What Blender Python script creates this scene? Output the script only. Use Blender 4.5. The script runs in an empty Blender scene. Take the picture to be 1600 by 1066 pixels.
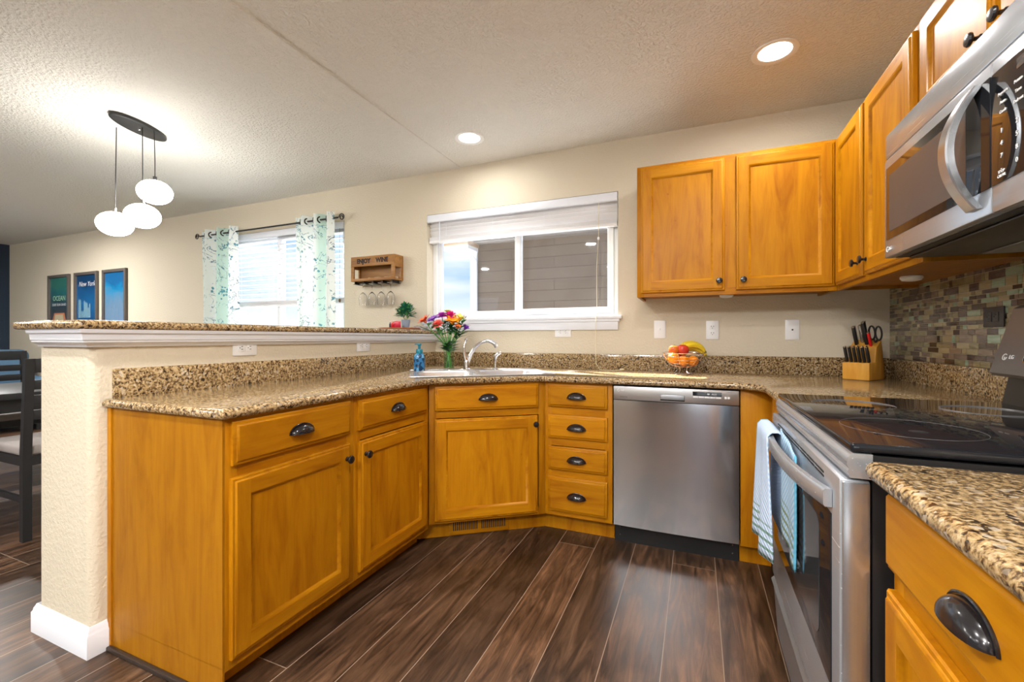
import bpy, bmesh, math, random
from mathutils import Vector, Matrix, Euler
R = math.radians
C = bpy.context.scene.collection
scene = bpy.context.scene

# ------------------------------------------------------------------ camera, exposure, world, sun
cam_d = bpy.data.cameras.new('camera'); cam = bpy.data.objects.new('camera', cam_d); C.objects.link(cam)
cam.location = (-0.954, -2.934, 1.075); cam.rotation_euler = (R(90), 0, R(22.8))
cam_d.sensor_width = 36; cam_d.lens = 36*687/1600; cam_d.shift_y = -0.0031; cam_d.clip_start = 0.02
scene.camera = cam
vs = scene.view_settings
vs.view_transform = 'Standard'; vs.look = 'None'; vs.exposure = 0.62; vs.gamma = 1; vs.use_curve_mapping = False

w = bpy.data.worlds.new('sky'); scene.world = w; w.use_nodes = True
nt = w.node_tree; nt.nodes.clear()
def wn(t, **k):
    n = nt.nodes.new(t)
    for a, b in k.items(): setattr(n, a, b)
    return n
wtc = wn('ShaderNodeTexCoord'); wmap = wn('ShaderNodeMapping'); wmap.inputs['Scale'].default_value = (1.5, 1.5, 9)
wno = wn('ShaderNodeTexNoise'); wno.inputs['Scale'].default_value = 2.2; wno.inputs['Detail'].default_value = 6
wr = wn('ShaderNodeValToRGB'); wr.color_ramp.elements[0].position = .38; wr.color_ramp.elements[1].position = .68
wr.color_ramp.elements[0].color = (.30, .52, .95, 1); wr.color_ramp.elements[1].color = (.92, .96, 1, 1)
wb = wn('ShaderNodeBackground'); wb.inputs['Strength'].default_value = .85
wo = wn('ShaderNodeOutputWorld')
nt.links.new(wtc.outputs['Generated'], wmap.inputs['Vector']); nt.links.new(wmap.outputs[0], wno.inputs['Vector'])
nt.links.new(wno.outputs['Fac'], wr.inputs[0]); wsep = wn('ShaderNodeSeparateXYZ'); nt.links.new(wtc.outputs['Generated'], wsep.inputs[0])
wh = wn('ShaderNodeMapRange'); wh.inputs[1].default_value = .02; wh.inputs[2].default_value = .16; wh.inputs[3].default_value = .85; wh.inputs[4].default_value = 0
nt.links.new(wsep.outputs['Z'], wh.inputs[0]); wm = wn('ShaderNodeMix', data_type='RGBA'); nt.links.new(wh.outputs[0], wm.inputs[0]); nt.links.new(wr.outputs[0], wm.inputs[6]); wm.inputs[7].default_value = (1, 1, 1, 1)
nt.links.new(wm.outputs[2], wb.inputs['Color']); nt.links.new(wb.outputs[0], wo.inputs[0])

sd = bpy.data.lights.new('sun', 'SUN'); sd.energy = 26; sd.angle = R(.6); sd.color = (1, .96, .9)
so = bpy.data.objects.new('sun', sd); C.objects.link(so)
so.rotation_euler = Vector((-.78, .53, .946)).to_track_quat('Z', 'Y').to_euler()

# ------------------------------------------------------------------ materials
MATS = {}
def mat(name, col=(.8, .8, .8), rough=.5, metal=0, coat=0, emis=None, estr=0, trans=0, ior=1.45, spec=None, aniso=0, coatr=.08):
    m = bpy.data.materials.new(name); m.use_nodes = True
    b = m.node_tree.nodes['Principled BSDF']
    b.inputs['Base Color'].default_value = (*col, 1); b.inputs['Roughness'].default_value = rough
    b.inputs['Metallic'].default_value = metal; b.inputs['IOR'].default_value = ior
    b.inputs['Coat Weight'].default_value = coat; b.inputs['Coat Roughness'].default_value = coatr
    b.inputs['Transmission Weight'].default_value = trans
    if spec is not None: b.inputs['Specular IOR Level'].default_value = spec
    if aniso: b.inputs['Anisotropic'].default_value = aniso
    if emis: b.inputs['Emission Color'].default_value = (*emis, 1); b.inputs['Emission Strength'].default_value = estr
    MATS[name] = m
    return m
def N(m, t, **k):
    n = m.node_tree.nodes.new(t)
    for a, b in k.items():
        if a.startswith('_'): n.inputs[a[1:]].default_value = b
        else: setattr(n, a, b)
    return n
def L(m, a, b): m.node_tree.links.new(a, b)
def P(m): return m.node_tree.nodes['Principled BSDF']
def coords(m, kind='Object', scale=(1, 1, 1), rnd=False):
    tc = N(m, 'ShaderNodeTexCoord'); mp = N(m, 'ShaderNodeMapping'); mp.inputs['Scale'].default_value = scale
    L(m, tc.outputs[kind], mp.inputs['Vector'])
    if rnd:
        oi = N(m, 'ShaderNodeObjectInfo'); mu = N(m, 'ShaderNodeVectorMath', operation='MULTIPLY_ADD')
        co = N(m, 'ShaderNodeCombineXYZ')
        for i in range(3): L(m, oi.outputs['Random'], co.inputs[i])
        L(m, co.outputs[0], mu.inputs[0]); mu.inputs[1].default_value = (37, 53, 71); L(m, mp.outputs[0], mu.inputs[2])
        return mu.outputs[0]
    return mp.outputs[0]
def ramp(m, fac, stops, interp='LINEAR'):
    r = N(m, 'ShaderNodeValToRGB'); r.color_ramp.interpolation = interp
    e = r.color_ramp.elements
    while len(e) < len(stops): e.new(.5)
    for el, (p, c) in zip(e, stops): el.position = p; el.color = (*c, 1)
    L(m, fac, r.inputs[0]); return r.outputs[0]
def bump(m, h, strength=.3, dist=.002):
    b = N(m, 'ShaderNodeBump'); b.inputs['Strength'].default_value = strength; b.inputs['Distance'].default_value = dist
    L(m, h, b.inputs['Height']); L(m, b.outputs[0], P(m).inputs['Normal']); return b
def mix(m, fac, a, b, blend='MIX'):
    x = N(m, 'ShaderNodeMix', data_type='RGBA', blend_type=blend)
    for s, v in ((0, fac), (6, a), (7, b)):
        if isinstance(v, (int, float)): x.inputs[s].default_value = v
        elif isinstance(v, tuple): x.inputs[s].default_value = (*v, 1)
        else: L(m, v, x.inputs[s])
    return x.outputs[2]

def paint(name, col, sc, st, dist=.003, rough=.85):
    m = mat(name, col, rough)
    v = coords(m, 'Object')
    n = N(m, 'ShaderNodeTexNoise', _Scale=sc, _Detail=3.0); L(m, v, n.inputs['Vector'])
    h = ramp(m, n.outputs['Fac'], [(.42, (0, 0, 0)), (.62, (1, 1, 1))])
    bump(m, h, st, dist); return m
WALL = paint('wall_paint', (.64, .575, .455), 80, .3)
CEIL = paint('ceiling_texture', (.78, .76, .705), 70, .8, .005)
NAVY = paint('navy_paint', (.02, .035, .06), 60, .3)
WHITE = mat('white_trim', (.74, .77, .84), .35)
VINYL = mat('white_vinyl', (.86, .88, .9), .3)
PLAST = mat('white_plastic', (.82, .83, .85), .3)
SLAT = mat('blind_slat', (.84, .84, .86), .45)
DARKHOLE = mat('dark_slot', (.015, .015, .015), .6)

def wood(name, axis, base=(.46, .182, .0025), dark=(.32, .100, .0015), light=(.55, .240, .005)):
    m = mat(name, base, .44, coat=.08, coatr=.25, spec=.18)
    sc = {'z': (7, 7, 1.1), 'x': (1.1, 7, 7)}[axis]
    v = coords(m, 'Object', sc, rnd=True)
    n1 = N(m, 'ShaderNodeTexNoise', _Scale=2.2, _Detail=6.0, _Roughness=.6, _Distortion=.9); L(m, v, n1.inputs['Vector'])
    sc2 = {'z': (60, 60, 3), 'x': (3, 60, 60)}[axis]
    v2 = coords(m, 'Object', sc2, rnd=True)
    n2 = N(m, 'ShaderNodeTexNoise', _Scale=2.0, _Detail=3.0); L(m, v2, n2.inputs['Vector'])
    c1 = ramp(m, n1.outputs['Fac'], [(.25, dark), (.5, base), (.75, light)])
    c2 = ramp(m, n2.outputs['Fac'], [(.3, (.82, .76, .7)), (.6, (1, 1, 1))])
    c = mix(m, .38, c1, c2, 'MULTIPLY')
    v3 = coords(m, 'Object', (5, 5, 5), rnd=True)
    vo = N(m, 'ShaderNodeTexVoronoi', _Scale=1.3); L(m, v3, vo.inputs['Vector'])
    kn = ramp(m, vo.outputs['Distance'], [(.0, (.35, .22, .15)), (.045, (1, 1, 1))])
    c = mix(m, .7, c, kn, 'MULTIPLY')
    oi = N(m, 'ShaderNodeObjectInfo'); hv = N(m, 'ShaderNodeHueSaturation')
    ma = N(m, 'ShaderNodeMapRange'); ma.inputs[3].default_value = .88; ma.inputs[4].default_value = 1.1
    L(m, oi.outputs['Random'], ma.inputs[0]); L(m, ma.outputs[0], hv.inputs['Value']); L(m, c, hv.inputs['Color'])
    L(m, hv.outputs[0], P(m).inputs['Base Color'])
    bump(m, n2.outputs['Fac'], .05, .001)
    return m
WV = wood('maple_vertical', 'z'); WH = wood('maple_horizontal', 'x')
WE = wood('maple_end_panel', 'z', (.33, .132, .004), (.24, .082, .002), (.39, .168, .006))

def granite():
    m = mat('granite', (.5, .4, .25), .13)
    v = coords(m, 'Object')
    d = N(m, 'ShaderNodeTexNoise', _Scale=60.0, _Detail=2.0); L(m, v, d.inputs['Vector'])
    dv = N(m, 'ShaderNodeVectorMath', operation='MULTIPLY_ADD'); L(m, d.outputs['Color'], dv.inputs[0]); dv.inputs[1].default_value = (.012, .012, .012); L(m, v, dv.inputs[2])
    a = N(m, 'ShaderNodeTexNoise', _Scale=125.0, _Detail=5.0, _Roughness=.6); L(m, dv.outputs[0], a.inputs['Vector'])
    base = ramp(m, a.outputs['Fac'], [(.28, (.04, .022, .012)), (.41, (.10, .06, .03)), (.48, (.28, .185, .085)), (.57, (.43, .305, .155)), (.70, (.58, .46, .29))])
    b = N(m, 'ShaderNodeTexVoronoi', _Scale=150.0); L(m, dv.outputs[0], b.inputs['Vector'])
    bl = N(m, 'ShaderNodeTexNoise', _Scale=34.0, _Detail=2.0); L(m, v, bl.inputs['Vector'])
    spk = N(m, 'ShaderNodeMath', operation='MULTIPLY')
    s1 = ramp(m, b.outputs['Color'], [(.70, (0, 0, 0)), (.76, (1, 1, 1))]); s2 = ramp(m, bl.outputs['Fac'], [(.42, (0, 0, 0)), (.56, (1, 1, 1))])
    L(m, s1, spk.inputs[0]); L(m, s2, spk.inputs[1])
    c = mix(m, spk.outputs[0], base, (.03, .018, .012))
    b2 = N(m, 'ShaderNodeTexVoronoi', _Scale=120.0); L(m, v, b2.inputs['Vector'])
    s3 = ramp(m, b2.outputs['Color'], [(.80, (0, 0, 0)), (.86, (.55, .55, .55))])
    c = mix(m, s3, c, (.62, .55, .44))
    L(m, c, P(m).inputs['Base Color']); return m
GRAN = granite()

def floor_mat():
    m = mat('plank_floor', (.06, .035, .02), .34)
    tc = N(m, 'ShaderNodeTexCoord'); sp = N(m, 'ShaderNodeSeparateXYZ'); L(m, tc.outputs['Object'], sp.inputs[0])
    cb = N(m, 'ShaderNodeCombineXYZ'); L(m, sp.outputs['Y'], cb.inputs['X'])
    ad = N(m, 'ShaderNodeMath', operation='ADD'); ad.inputs[1].default_value = 1.622 + .187*60; L(m, sp.outputs['X'], ad.inputs[0]); L(m, ad.outputs[0], cb.inputs['Y'])
    br = N(m, 'ShaderNodeTexBrick'); br.offset = .37; br.offset_frequency = 3
    br.inputs['Scale'].default_value = 1; br.inputs['Brick Width'].default_value = 1.9; br.inputs['Row Height'].default_value = .187
    br.inputs['Mortar Size'].default_value = .0016; br.inputs['Mortar Smooth'].default_value = .3; br.inputs['Bias'].default_value = 0
    br.inputs['Color1'].default_value = (0, 0, 0, 1); br.inputs['Color2'].default_value = (1, 1, 1, 1); br.inputs['Mortar'].default_value = (.5, .5, .5, 1)
    L(m, cb.outputs[0], br.inputs['Vector'])
    # grain, offset per plank
    off = N(m, 'ShaderNodeVectorMath', operation='MULTIPLY_ADD'); L(m, br.outputs['Color'], off.inputs[0]); off.inputs[1].default_value = (13, 7, 5); L(m, tc.outputs['Object'], off.inputs[2])
    mp = N(m, 'ShaderNodeMapping'); mp.inputs['Scale'].default_value = (9, .9, 1); L(m, off.outputs[0], mp.inputs['Vector'])
    n1 = N(m, 'ShaderNodeTexNoise', _Scale=2.6, _Detail=9.0, _Roughness=.68, _Distortion=1.4); L(m, mp.outputs[0], n1.inputs['Vector'])
    mp2 = N(m, 'ShaderNodeMapping'); mp2.inputs['Scale'].default_value = (4.5, .8, 1); L(m, off.outputs[0], mp2.inputs['Vector'])
    wv = N(m, 'ShaderNodeTexWave', wave_type='RINGS', _Scale=1.6, _Distortion=6.0, _Detail=3.0); wv.inputs['Detail Scale'].default_value = 1.3
    L(m, mp2.outputs[0], wv.inputs['Vector'])
    c1 = ramp(m, n1.outputs['Fac'], [(.30, (.012, .007, .004)), (.46, (.054, .029, .016)), (.60, (.118, .063, .034)), (.78, (.22, .125, .07))])
    c2 = ramp(m, wv.outputs['Fac'], [(.2, (.55, .52, .5)), (.6, (1, 1, 1))])
    c = mix(m, .6, c1, c2, 'MULTIPLY')
    tone = ramp(m, br.outputs['Color'], [(0, (.62, .62, .64)), (.5, (1, 1, 1)), (1, (1.4, 1.33, 1.25))])
    c = mix(m, 1.0, c, tone, 'MULTIPLY')
    c = mix(m, br.outputs['Fac'], c, (.30, .22, .16))
    L(m, c, P(m).inputs['Base Color'])
    rr = ramp(m, n1.outputs['Fac'], [(.3, (.30, .3, .3)), (.7, (.42, .42, .42))]); L(m, rr, P(m).inputs['Roughness'])
    bump(m, n1.outputs['Fac'], .12, .001)
    return m
FLOOR = floor_mat()

def steel(name, axis='z', col=(.42, .42, .43), rough=.27, mt=.62):
    m = mat(name, col, rough, metal=mt, spec=.4)
    sc = {'z': (60, 60, .3), 'x': (.3, 60, 60), 'y': (60, .3, 60)}[axis]
    v = coords(m, 'Object', sc); n = N(m, 'ShaderNodeTexNoise', _Scale=3.0, _Detail=4.0); L(m, v, n.inputs['Vector'])
    rr = ramp(m, n.outputs['Fac'], [(.3, (rough,)*3), (.7, (rough+.004,)*3)]); L(m, rr, P(m).inputs['Roughness'])
    cc = ramp(m, n.outputs['Fac'], [(.3, tuple(c*.98 for c in col)), (.7, tuple(min(1, c*1.02) for c in col))]); L(m, cc, P(m).inputs['Base Color'])
    return m
STV = steel('stainless_vertical', 'z', (.47, .49, .52), .22, .88); STH = steel('stainless_horizontal', 'x', (.44, .47, .51), .27)
STD = steel('stainless_dark', 'x', (.22, .22, .225), .33); SINK = steel('stainless_sink', 'x', (.62, .62, .63), .22)
CHROME = mat('chrome', (.75, .75, .77), .08, metal=1)
IRON = mat('black_bronze', (.018, .017, .02), .22, metal=.35, coat=.6)
BLACKM = mat('matte_black', (.012, .012, .013), .45)
BGLASS = mat('black_glass', (.012, .013, .016), .04, spec=.35)
BPLAST = mat('black_plastic', (.015, .015, .016), .35)
OVWIN = mat('oven_window', (.035, .037, .04), .06, spec=.5)
MWWIN = mat('microwave_window', (.075, .078, .085), .1, spec=.3)
LETTER = mat('white_lettering', (.85, .85, .85), .5)
GREYL = mat('grey_lettering', (.10, .10, .10), .5)

def tile(name, c1, c2, rough=.12):
    m = mat(name, c1, rough, coat=.4)
    v = coords(m, 'Object', (1, 6, 40)); n = N(m, 'ShaderNodeTexNoise', _Scale=1.6, _Detail=5.0, _Distortion=1.5); L(m, v, n.inputs['Vector'])
    L(m, ramp(m, n.outputs['Fac'], [(.3, c1), (.7, c2)]), P(m).inputs['Base Color']); return m
TILES = [tile('tile_dark_brown', (.035, .022, .016), (.11, .07, .05)), tile('tile_olive', (.16, .14, .07), (.32, .28, .16)),
         tile('tile_taupe', (.15, .11, .08), (.27, .20, .15)), tile('tile_sand', (.30, .25, .14), (.42, .36, .22)),
         tile('tile_mint', (.22, .31, .21), (.38, .48, .36)), tile('tile_plum', (.07, .05, .045), (.16, .115, .10)),
         mat('tile_grout', (.52, .44, .32), .8)]

def glassmat(name, tint=(1, 1, 1), dirt=.0):
    m = bpy.data.materials.new(name); m.use_nodes = True; t = m.node_tree; t.nodes.clear(); MATS[name] = m
    o = N(m, 'ShaderNodeOutputMaterial'); tr = N(m, 'ShaderNodeBsdfTransparent'); tr.inputs[0].default_value = (*tint, 1)
    gl = N(m, 'ShaderNodeBsdfGlossy'); gl.inputs['Roughness'].default_value = .02
    lw = N(m, 'ShaderNodeLayerWeight'); lw.inputs[0].default_value = .5
    pw = N(m, 'ShaderNodeMath', operation='POWER'); L(m, lw.outputs['Facing'], pw.inputs[0]); pw.inputs[1].default_value = 4.0
    fr = N(m, 'ShaderNodeMath', operation='MULTIPLY_ADD'); L(m, pw.outputs[0], fr.inputs[0]); fr.inputs[1].default_value = .6; fr.inputs[2].default_value = .04
    mx = N(m, 'ShaderNodeMixShader'); L(m, fr.outputs[0], mx.inputs[0]); L(m, tr.outputs[0], mx.inputs[1]); L(m, gl.outputs[0], mx.inputs[2])
    out = mx.outputs[0]
    if dirt:
        df = N(m, 'ShaderNodeBsdfTranslucent'); df.inputs[0].default_value = (.9, .92, .9, 1)
        v = coords(m, 'Object', (1, 1, 1)); n = N(m, 'ShaderNodeTexNoise', _Scale=4.0, _Detail=8.0, _Roughness=.7, _Distortion=1.0); L(m, v, n.inputs['Vector'])
        fc = ramp(m, n.outputs['Fac'], [(.4, (dirt*.3,)*3), (.7, (dirt,)*3)])
        m2 = N(m, 'ShaderNodeMixShader'); L(m, fc, m2.inputs[0]); L(m, out, m2.inputs[1]); L(m, df.outputs[0], m2.inputs[2]); out = m2.outputs[0]
    L(m, out, o.inputs[0]); return m
PANE = glassmat('window_glass', (.97, .98, .98), .008)
VASEG = glassmat('vase_glass', (.90, .97, .92))
WINEG = mat('wine_glass', (1, 1, 1), .0, trans=1, ior=1.45)

# ------------------------------------------------------------------ mesh builder
class MB:
    def __init__(s): s.bm = bmesh.new(); s.mats = []
    def mi(s, m):
        if m is None: return 0
        if m not in s.mats: s.mats.append(m)
        return s.mats.index(m)
    def _mark(s, before, m, smooth):
        i = s.mi(m)
        for f in s.bm.faces:
            if f.index == -1 or f not in before: pass
    def add(s, verts, faces, m=None, smooth=False, M=None):
        i = s.mi(m)
        vv = [s.bm.verts.new((M @ Vector(v)) if M else v) for v in verts]
        out = []
        for f in faces:
            try: fc = s.bm.faces.new([vv[k] for k in f])
            except ValueError: continue
            fc.material_index = i; fc.smooth = smooth; out.append(fc)
        return vv
    def box(s, lo, hi, m=None, bev=0, M=None, seg=2):
        b = bmesh.new()
        x0, y0, z0 = lo; x1, y1, z1 = hi
        v = [b.verts.new(p) for p in [(x0, y0, z0), (x1, y0, z0), (x1, y1, z0), (x0, y1, z0), (x0, y0, z1), (x1, y0, z1), (x1, y1, z1), (x0, y1, z1)]]
        for f in [(0, 3, 2, 1), (4, 5, 6, 7), (0, 1, 5, 4), (1, 2, 6, 5), (2, 3, 7, 6), (3, 0, 4, 7)]: b.faces.new([v[k] for k in f])
        if bev:
            bmesh.ops.bevel(b, geom=b.edges[:], offset=bev, segments=seg, profile=.5, affect='EDGES', clamp_overlap=True)
        s.join(b, m, bev > 0, M); return s
    def join(s, b, m=None, smooth=False, M=None):
        b.verts.ensure_lookup_table(); b.verts.index_update()
        i = s.mi(m)
        vv = [s.bm.verts.new((M @ v.co) if M else v.co) for v in b.verts]
        for f in b.faces:
            try: fc = s.bm.faces.new([vv[v.index] for v in f.verts])
            except ValueError: continue
            fc.material_index = i; fc.smooth = smooth
        b.free()
    def lathe(s, prof, m=None, n=24, M=None, smooth=True, closed=False, sx=1, sy=1):
        vs, fs = [], []
        k = len(prof)
        for j in range(n):
            a = 2*math.pi*j/n
            for r, z in prof: vs.append((r*math.cos(a)*sx, r*math.sin(a)*sy, z))
        for j in range(n):
            jn = (j+1) % n
            for i in range(k-1): fs.append((j*k+i, jn*k+i, jn*k+i+1, j*k+i+1))
            if closed: fs.append((j*k+k-1, jn*k+k-1, jn*k, j*k))
        b = bmesh.new(); bv = [b.verts.new(v) for v in vs]
        for f in fs:
            try: b.faces.new([bv[q] for q in f])
            except ValueError: pass
        bmesh.ops.remove_doubles(b, verts=b.verts[:], dist=1e-6)
        bmesh.ops.recalc_face_normals(b, faces=b.faces[:])
        s.join(b, m, smooth, M); return s
    def tube(s, pts, r, m=None, n=8, M=None, cap=True, smooth=True):
        pts = [Vector(p) for p in pts]; rs = r if isinstance(r, (list, tuple)) else [r]*len(pts)
        vs, fs = [], []
        up = Vector((0, 0, 1)); prev = None
        for i, p in enumerate(pts):
            t = (pts[min(i+1, len(pts)-1)] - pts[max(i-1, 0)]).normalized()
            if prev is None:
                a = up if abs(t.z) < .9 else Vector((1, 0, 0)); u = t.cross(a).normalized()
            else: u = (prev - t*prev.dot(t)).normalized()
            prev = u; v = t.cross(u)
            for j in range(n):
                an = 2*math.pi*j/n; vs.append(p + (u*math.cos(an) + v*math.sin(an))*rs[i])
        for i in range(len(pts)-1):
            for j in range(n): fs.append((i*n+j, i*n+(j+1) % n, (i+1)*n+(j+1) % n, (i+1)*n+j))
        if cap: fs.append(tuple(range(n))[::-1]); fs.append(tuple((len(pts)-1)*n+j for j in range(n)))
        s.add(vs, fs, m, smooth, M); return s
    def cyl(s, a, b_, r, m=None, n=16, M=None): return s.tube([a, b_], r, m, n, M, True, True)
    def sphere(s, c, r, m=None, sc=(1, 1, 1), n=16, M=None, rot=None):
        b = bmesh.new(); bmesh.ops.create_uvsphere(b, u_segments=n, v_segments=max(6, n//2+2), radius=r)
        T = Matrix.Translation(c) @ (rot.to_matrix().to_4x4() if rot else Matrix()) @ Matrix.Diagonal((*sc, 1))
        s.join(b, m, True, (M @ T) if M else T); return s
    def prism(s, poly, z0, z1, m=None, bev=0, M=None, seg=3, bevtop=None):
        b = bmesh.new(); lo = [b.verts.new((x, y, z0)) for x, y in poly]; hi = [b.verts.new((x, y, z1)) for x, y in poly]
        n = len(poly); b.faces.new(lo[::-1]); b.faces.new(hi)
        for i in range(n): b.faces.new((lo[i], lo[(i+1) % n], hi[(i+1) % n], hi[i]))
        bmesh.ops.recalc_face_normals(b, faces=b.faces[:])
        if bev:
            es = [e for e in b.edges if abs(e.verts[0].co.z-e.verts[1].co.z) < 1e-6]
            bmesh.ops.bevel(b, geom=es, offset=bev, segments=seg, profile=.5, affect='EDGES', clamp_overlap=True)
        s.join(b, m, bev > 0, M); return s
    def build(s, name, m=None, parent=None, loc=None, rot=None, autosmooth=True):
        me = bpy.data.meshes.new(name); s.bm.normal_update(); s.bm.to_mesh(me); s.bm.free()
        ms = s.mats if s.mats else [m]
        if s.mats and s.mats[0] is None: ms[0] = m
        for x in ms: me.materials.append(x)
        o = bpy.data.objects.new(name, me); C.objects.link(o)
        if parent: o.parent = parent
        if loc: o.location = loc
        if rot: o.rotation_euler = rot
        if autosmooth:
            try: me.set_sharp_from_angle(angle=R(38))
            except Exception: pass
        return o
def tag(o, label=None, cat=None, group=None, kind=None):
    for k, v in (('label', label), ('category', cat), ('group', group), ('kind', kind)):
        if v: o[k] = v
    return o
def thing(name, label, cat, loc=(0, 0, 0), rz=0, group=None):
    o = bpy.data.objects.new(name, None); C.objects.link(o); o.location = loc; o.rotation_euler = (0, 0, rz); o.empty_display_size = .05
    return tag(o, label, cat, group)
def struct(o): o['kind'] = 'structure'; return o
def dup(root, loc=None, rz=None, label=None):
    r = root.copy(); C.objects.link(r)
    if loc is not None: r.location = loc
    if rz is not None: r.rotation_euler = (0, 0, rz)
    if label: r['label'] = label
    for ch in list(root.children):
        c = ch.copy(); C.objects.link(c); c.parent = r
        for g in list(ch.children):
            d = g.copy(); C.objects.link(d); d.parent = c
    return r
def text(name, s, size, mt, parent, loc, rot, ext=.0008, align='CENTER', sx=1.0, shear=0, bold=0):
    cu = bpy.data.curves.new(name, 'FONT'); cu.body = s; cu.size = size; cu.extrude = ext; cu.align_x = align; cu.align_y = 'CENTER'; cu.shear = shear; cu.resolution_u = 3; cu.offset = bold
    t = bpy.data.objects.new(name, cu); C.objects.link(t)
    dg = bpy.context.evaluated_depsgraph_get(); me = bpy.data.meshes.new_from_object(t.evaluated_get(dg))
    bpy.data.objects.remove(t); bpy.data.curves.remove(cu)
    me.name = name; me.materials.clear(); me.materials.append(mt)
    me.transform(Matrix.Diagonal((sx, 1, 1, 1)))
    o = bpy.data.objects.new(name, me); C.objects.link(o); o.parent = parent; o.location = loc; o.rotation_euler = rot
    return o
def cut(o, cutter):
    md = o.modifiers.new('b', 'BOOLEAN'); md.operation = 'DIFFERENCE'; md.object = cutter; md.solver = 'EXACT'
    dg = bpy.context.evaluated_depsgraph_get(); me = bpy.data.meshes.new_from_object(o.evaluated_get(dg))
    o.modifiers.clear(); o.data = me; bpy.data.objects.remove(cutter)
FR = (R(90), 0, 0)     # text facing -y

# ------------------------------------------------------------------ room shell
KZ, DZ, XL, YB = 2.374, 2.367, -9.78, -6.6
struct(MB().box((XL-.1, YB-.1, -.1), (.1, .15, 0)).build('floor', FLOOR))
cb = MB(); cb.box((-2.61, YB-.1, KZ), (.1, .15, KZ+.1)); cb.box((XL-.1, YB-.1, DZ), (-2.61, .15, KZ+.1)); struct(cb.build('ceiling', CEIL))
W1 = (-2.915, -1.432, 1.205, 2.040); W2 = (-5.36, -3.757, .95, 2.085)
wb_ = MB(); Y0, Y1 = 0, .15
for lo, hi in [((XL, Y0, 0), (W2[0], Y1, 2.4)), ((W2[0], Y0, 0), (W2[1], Y1, W2[2])), ((W2[0], Y0, W2[3]), (W2[1], Y1, 2.4)), ((W2[1], Y0, 0), (W1[0], Y1, 2.4)),
               ((W1[0], Y0, 0), (W1[1], Y1, W1[2])), ((W1[0], Y0, W1[3]), (W1[1], Y1, 2.4)), ((W1[1], Y0, 0), (0, Y1, 2.4))]: wb_.box(lo, hi)
struct(wb_.build('wall_back', WALL))
struct(MB().box((0, YB, 0), (.1, .15, 2.4)).build('wall_right', WALL))
struct(MB().box((XL-.1, YB, 0), (XL, .15, 2.4)).build('wall_left', NAVY))
# wall behind the camera; glass door and window added for daylight and reflections
wf = MB()
FD = (-1.02, -.12, 0.0, 2.05); FW = (-7.6, -5.4, .8, 2.1)
for lo, hi in [((XL, YB-.1, 0), (FW[0], YB, 2.4)), ((FW[0], YB-.1, 0), (FW[1], YB, FW[2])), ((FW[0], YB-.1, FW[3]), (FW[1], YB, 2.4)), ((FW[1], YB-.1, 0), (FD[0], YB, 2.4)),
               ((FD[0], YB-.1, FD[3]), (FD[1], YB, 2.4)), ((FD[1], YB-.1, 0), (.1, YB, 2.4))]: wf.box(lo, hi)
struct(wf.build('wall_front', WALL))
def frame_rect(b, x0, x1, z0, z1, y0, y1, w_, bev=.003):
    b.box((x0, y0, z0), (x0+w_, y1, z1), bev=bev); b.box((x1-w_, y0, z0), (x1, y1, z1), bev=bev)
    b.box((x0+w_, y0, z0), (x1-w_, y1, z0+w_), bev=bev); b.box((x0+w_, y0, z1-w_), (x1-w_, y1, z1), bev=bev)
fd = MB(); frame_rect(fd, FD[0], FD[1], 0, FD[3], YB-.09, YB-.02, .07); d1 = struct(fd.build('door_1', VINYL))
MB().box((FD[0]+.06, YB-.06, .06), (FD[1]-.06, YB-.055, FD[3]-.06)).build('pane', PANE, d1)
fd = MB(); frame_rect(fd, FW[0], FW[1], FW[2], FW[3], YB-.09, YB-.02, .05); w3 = struct(fd.build('window_3', VINYL))
MB().box((FW[0]+.04, YB-.06, FW[2]+.04), (FW[1]-.04, YB-.055, FW[3]-.04)).build('pane', PANE, w3)

AR = thing('added_armoire', 'tall dark armoire out of view, put in to darken the dishwasher reflection', 'added_armoire', (-2.05, YB+.42, 0))  # added out of view as the dark band mirrored in the dishwasher door
ARM = mat('added_armoire_wood', (.03, .02, .015), .5)
MB().box((0, 0, 0), (.95, .41, 2.05), bev=.004).build('body', ARM, AR)
for q in (0, 1):
    MB().box((.02+q*.46, -.02, .10), (.47+q*.46, -.0005, 2.0), bev=.004).build('door', ARM, AR)

# windows in the back wall
def window(name, W, mull, lines):
    b = MB(); frame_rect(b, W[0], W[1], W[2], W[3], .085, .145, .04)
    r = struct(b.build(name, VINYL))
    b = MB(); frame_rect(b, W[0]+.04, mull+.02, W[2]+.04, W[3]-.04, .10, .135, .035); b.build('sash', VINYL, r)
    b = MB(); frame_rect(b, mull-.02, W[1]-.04, W[2]+.04, W[3]-.04, .07, .10, .042); b.build('sash', VINYL, r)
    MB().box((W[0]+.07, .118, W[2]+.07), (mull-.01, .121, W[3]-.07)).build('pane', PANE, r)
    MB().box((mull+.02, .084, W[2]+.08), (W[1]-.08, .087, W[3]-.08)).build('pane', PANE, r)
    return r
win1 = window('window_1', W1, -2.175, None); win2 = window('window_2', W2, -4.63, None)
MB().box((-2.185, .062, 1.44), (-2.165, .072, 1.50), bev=.002).build('latch', PLAST, win1)
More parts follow.
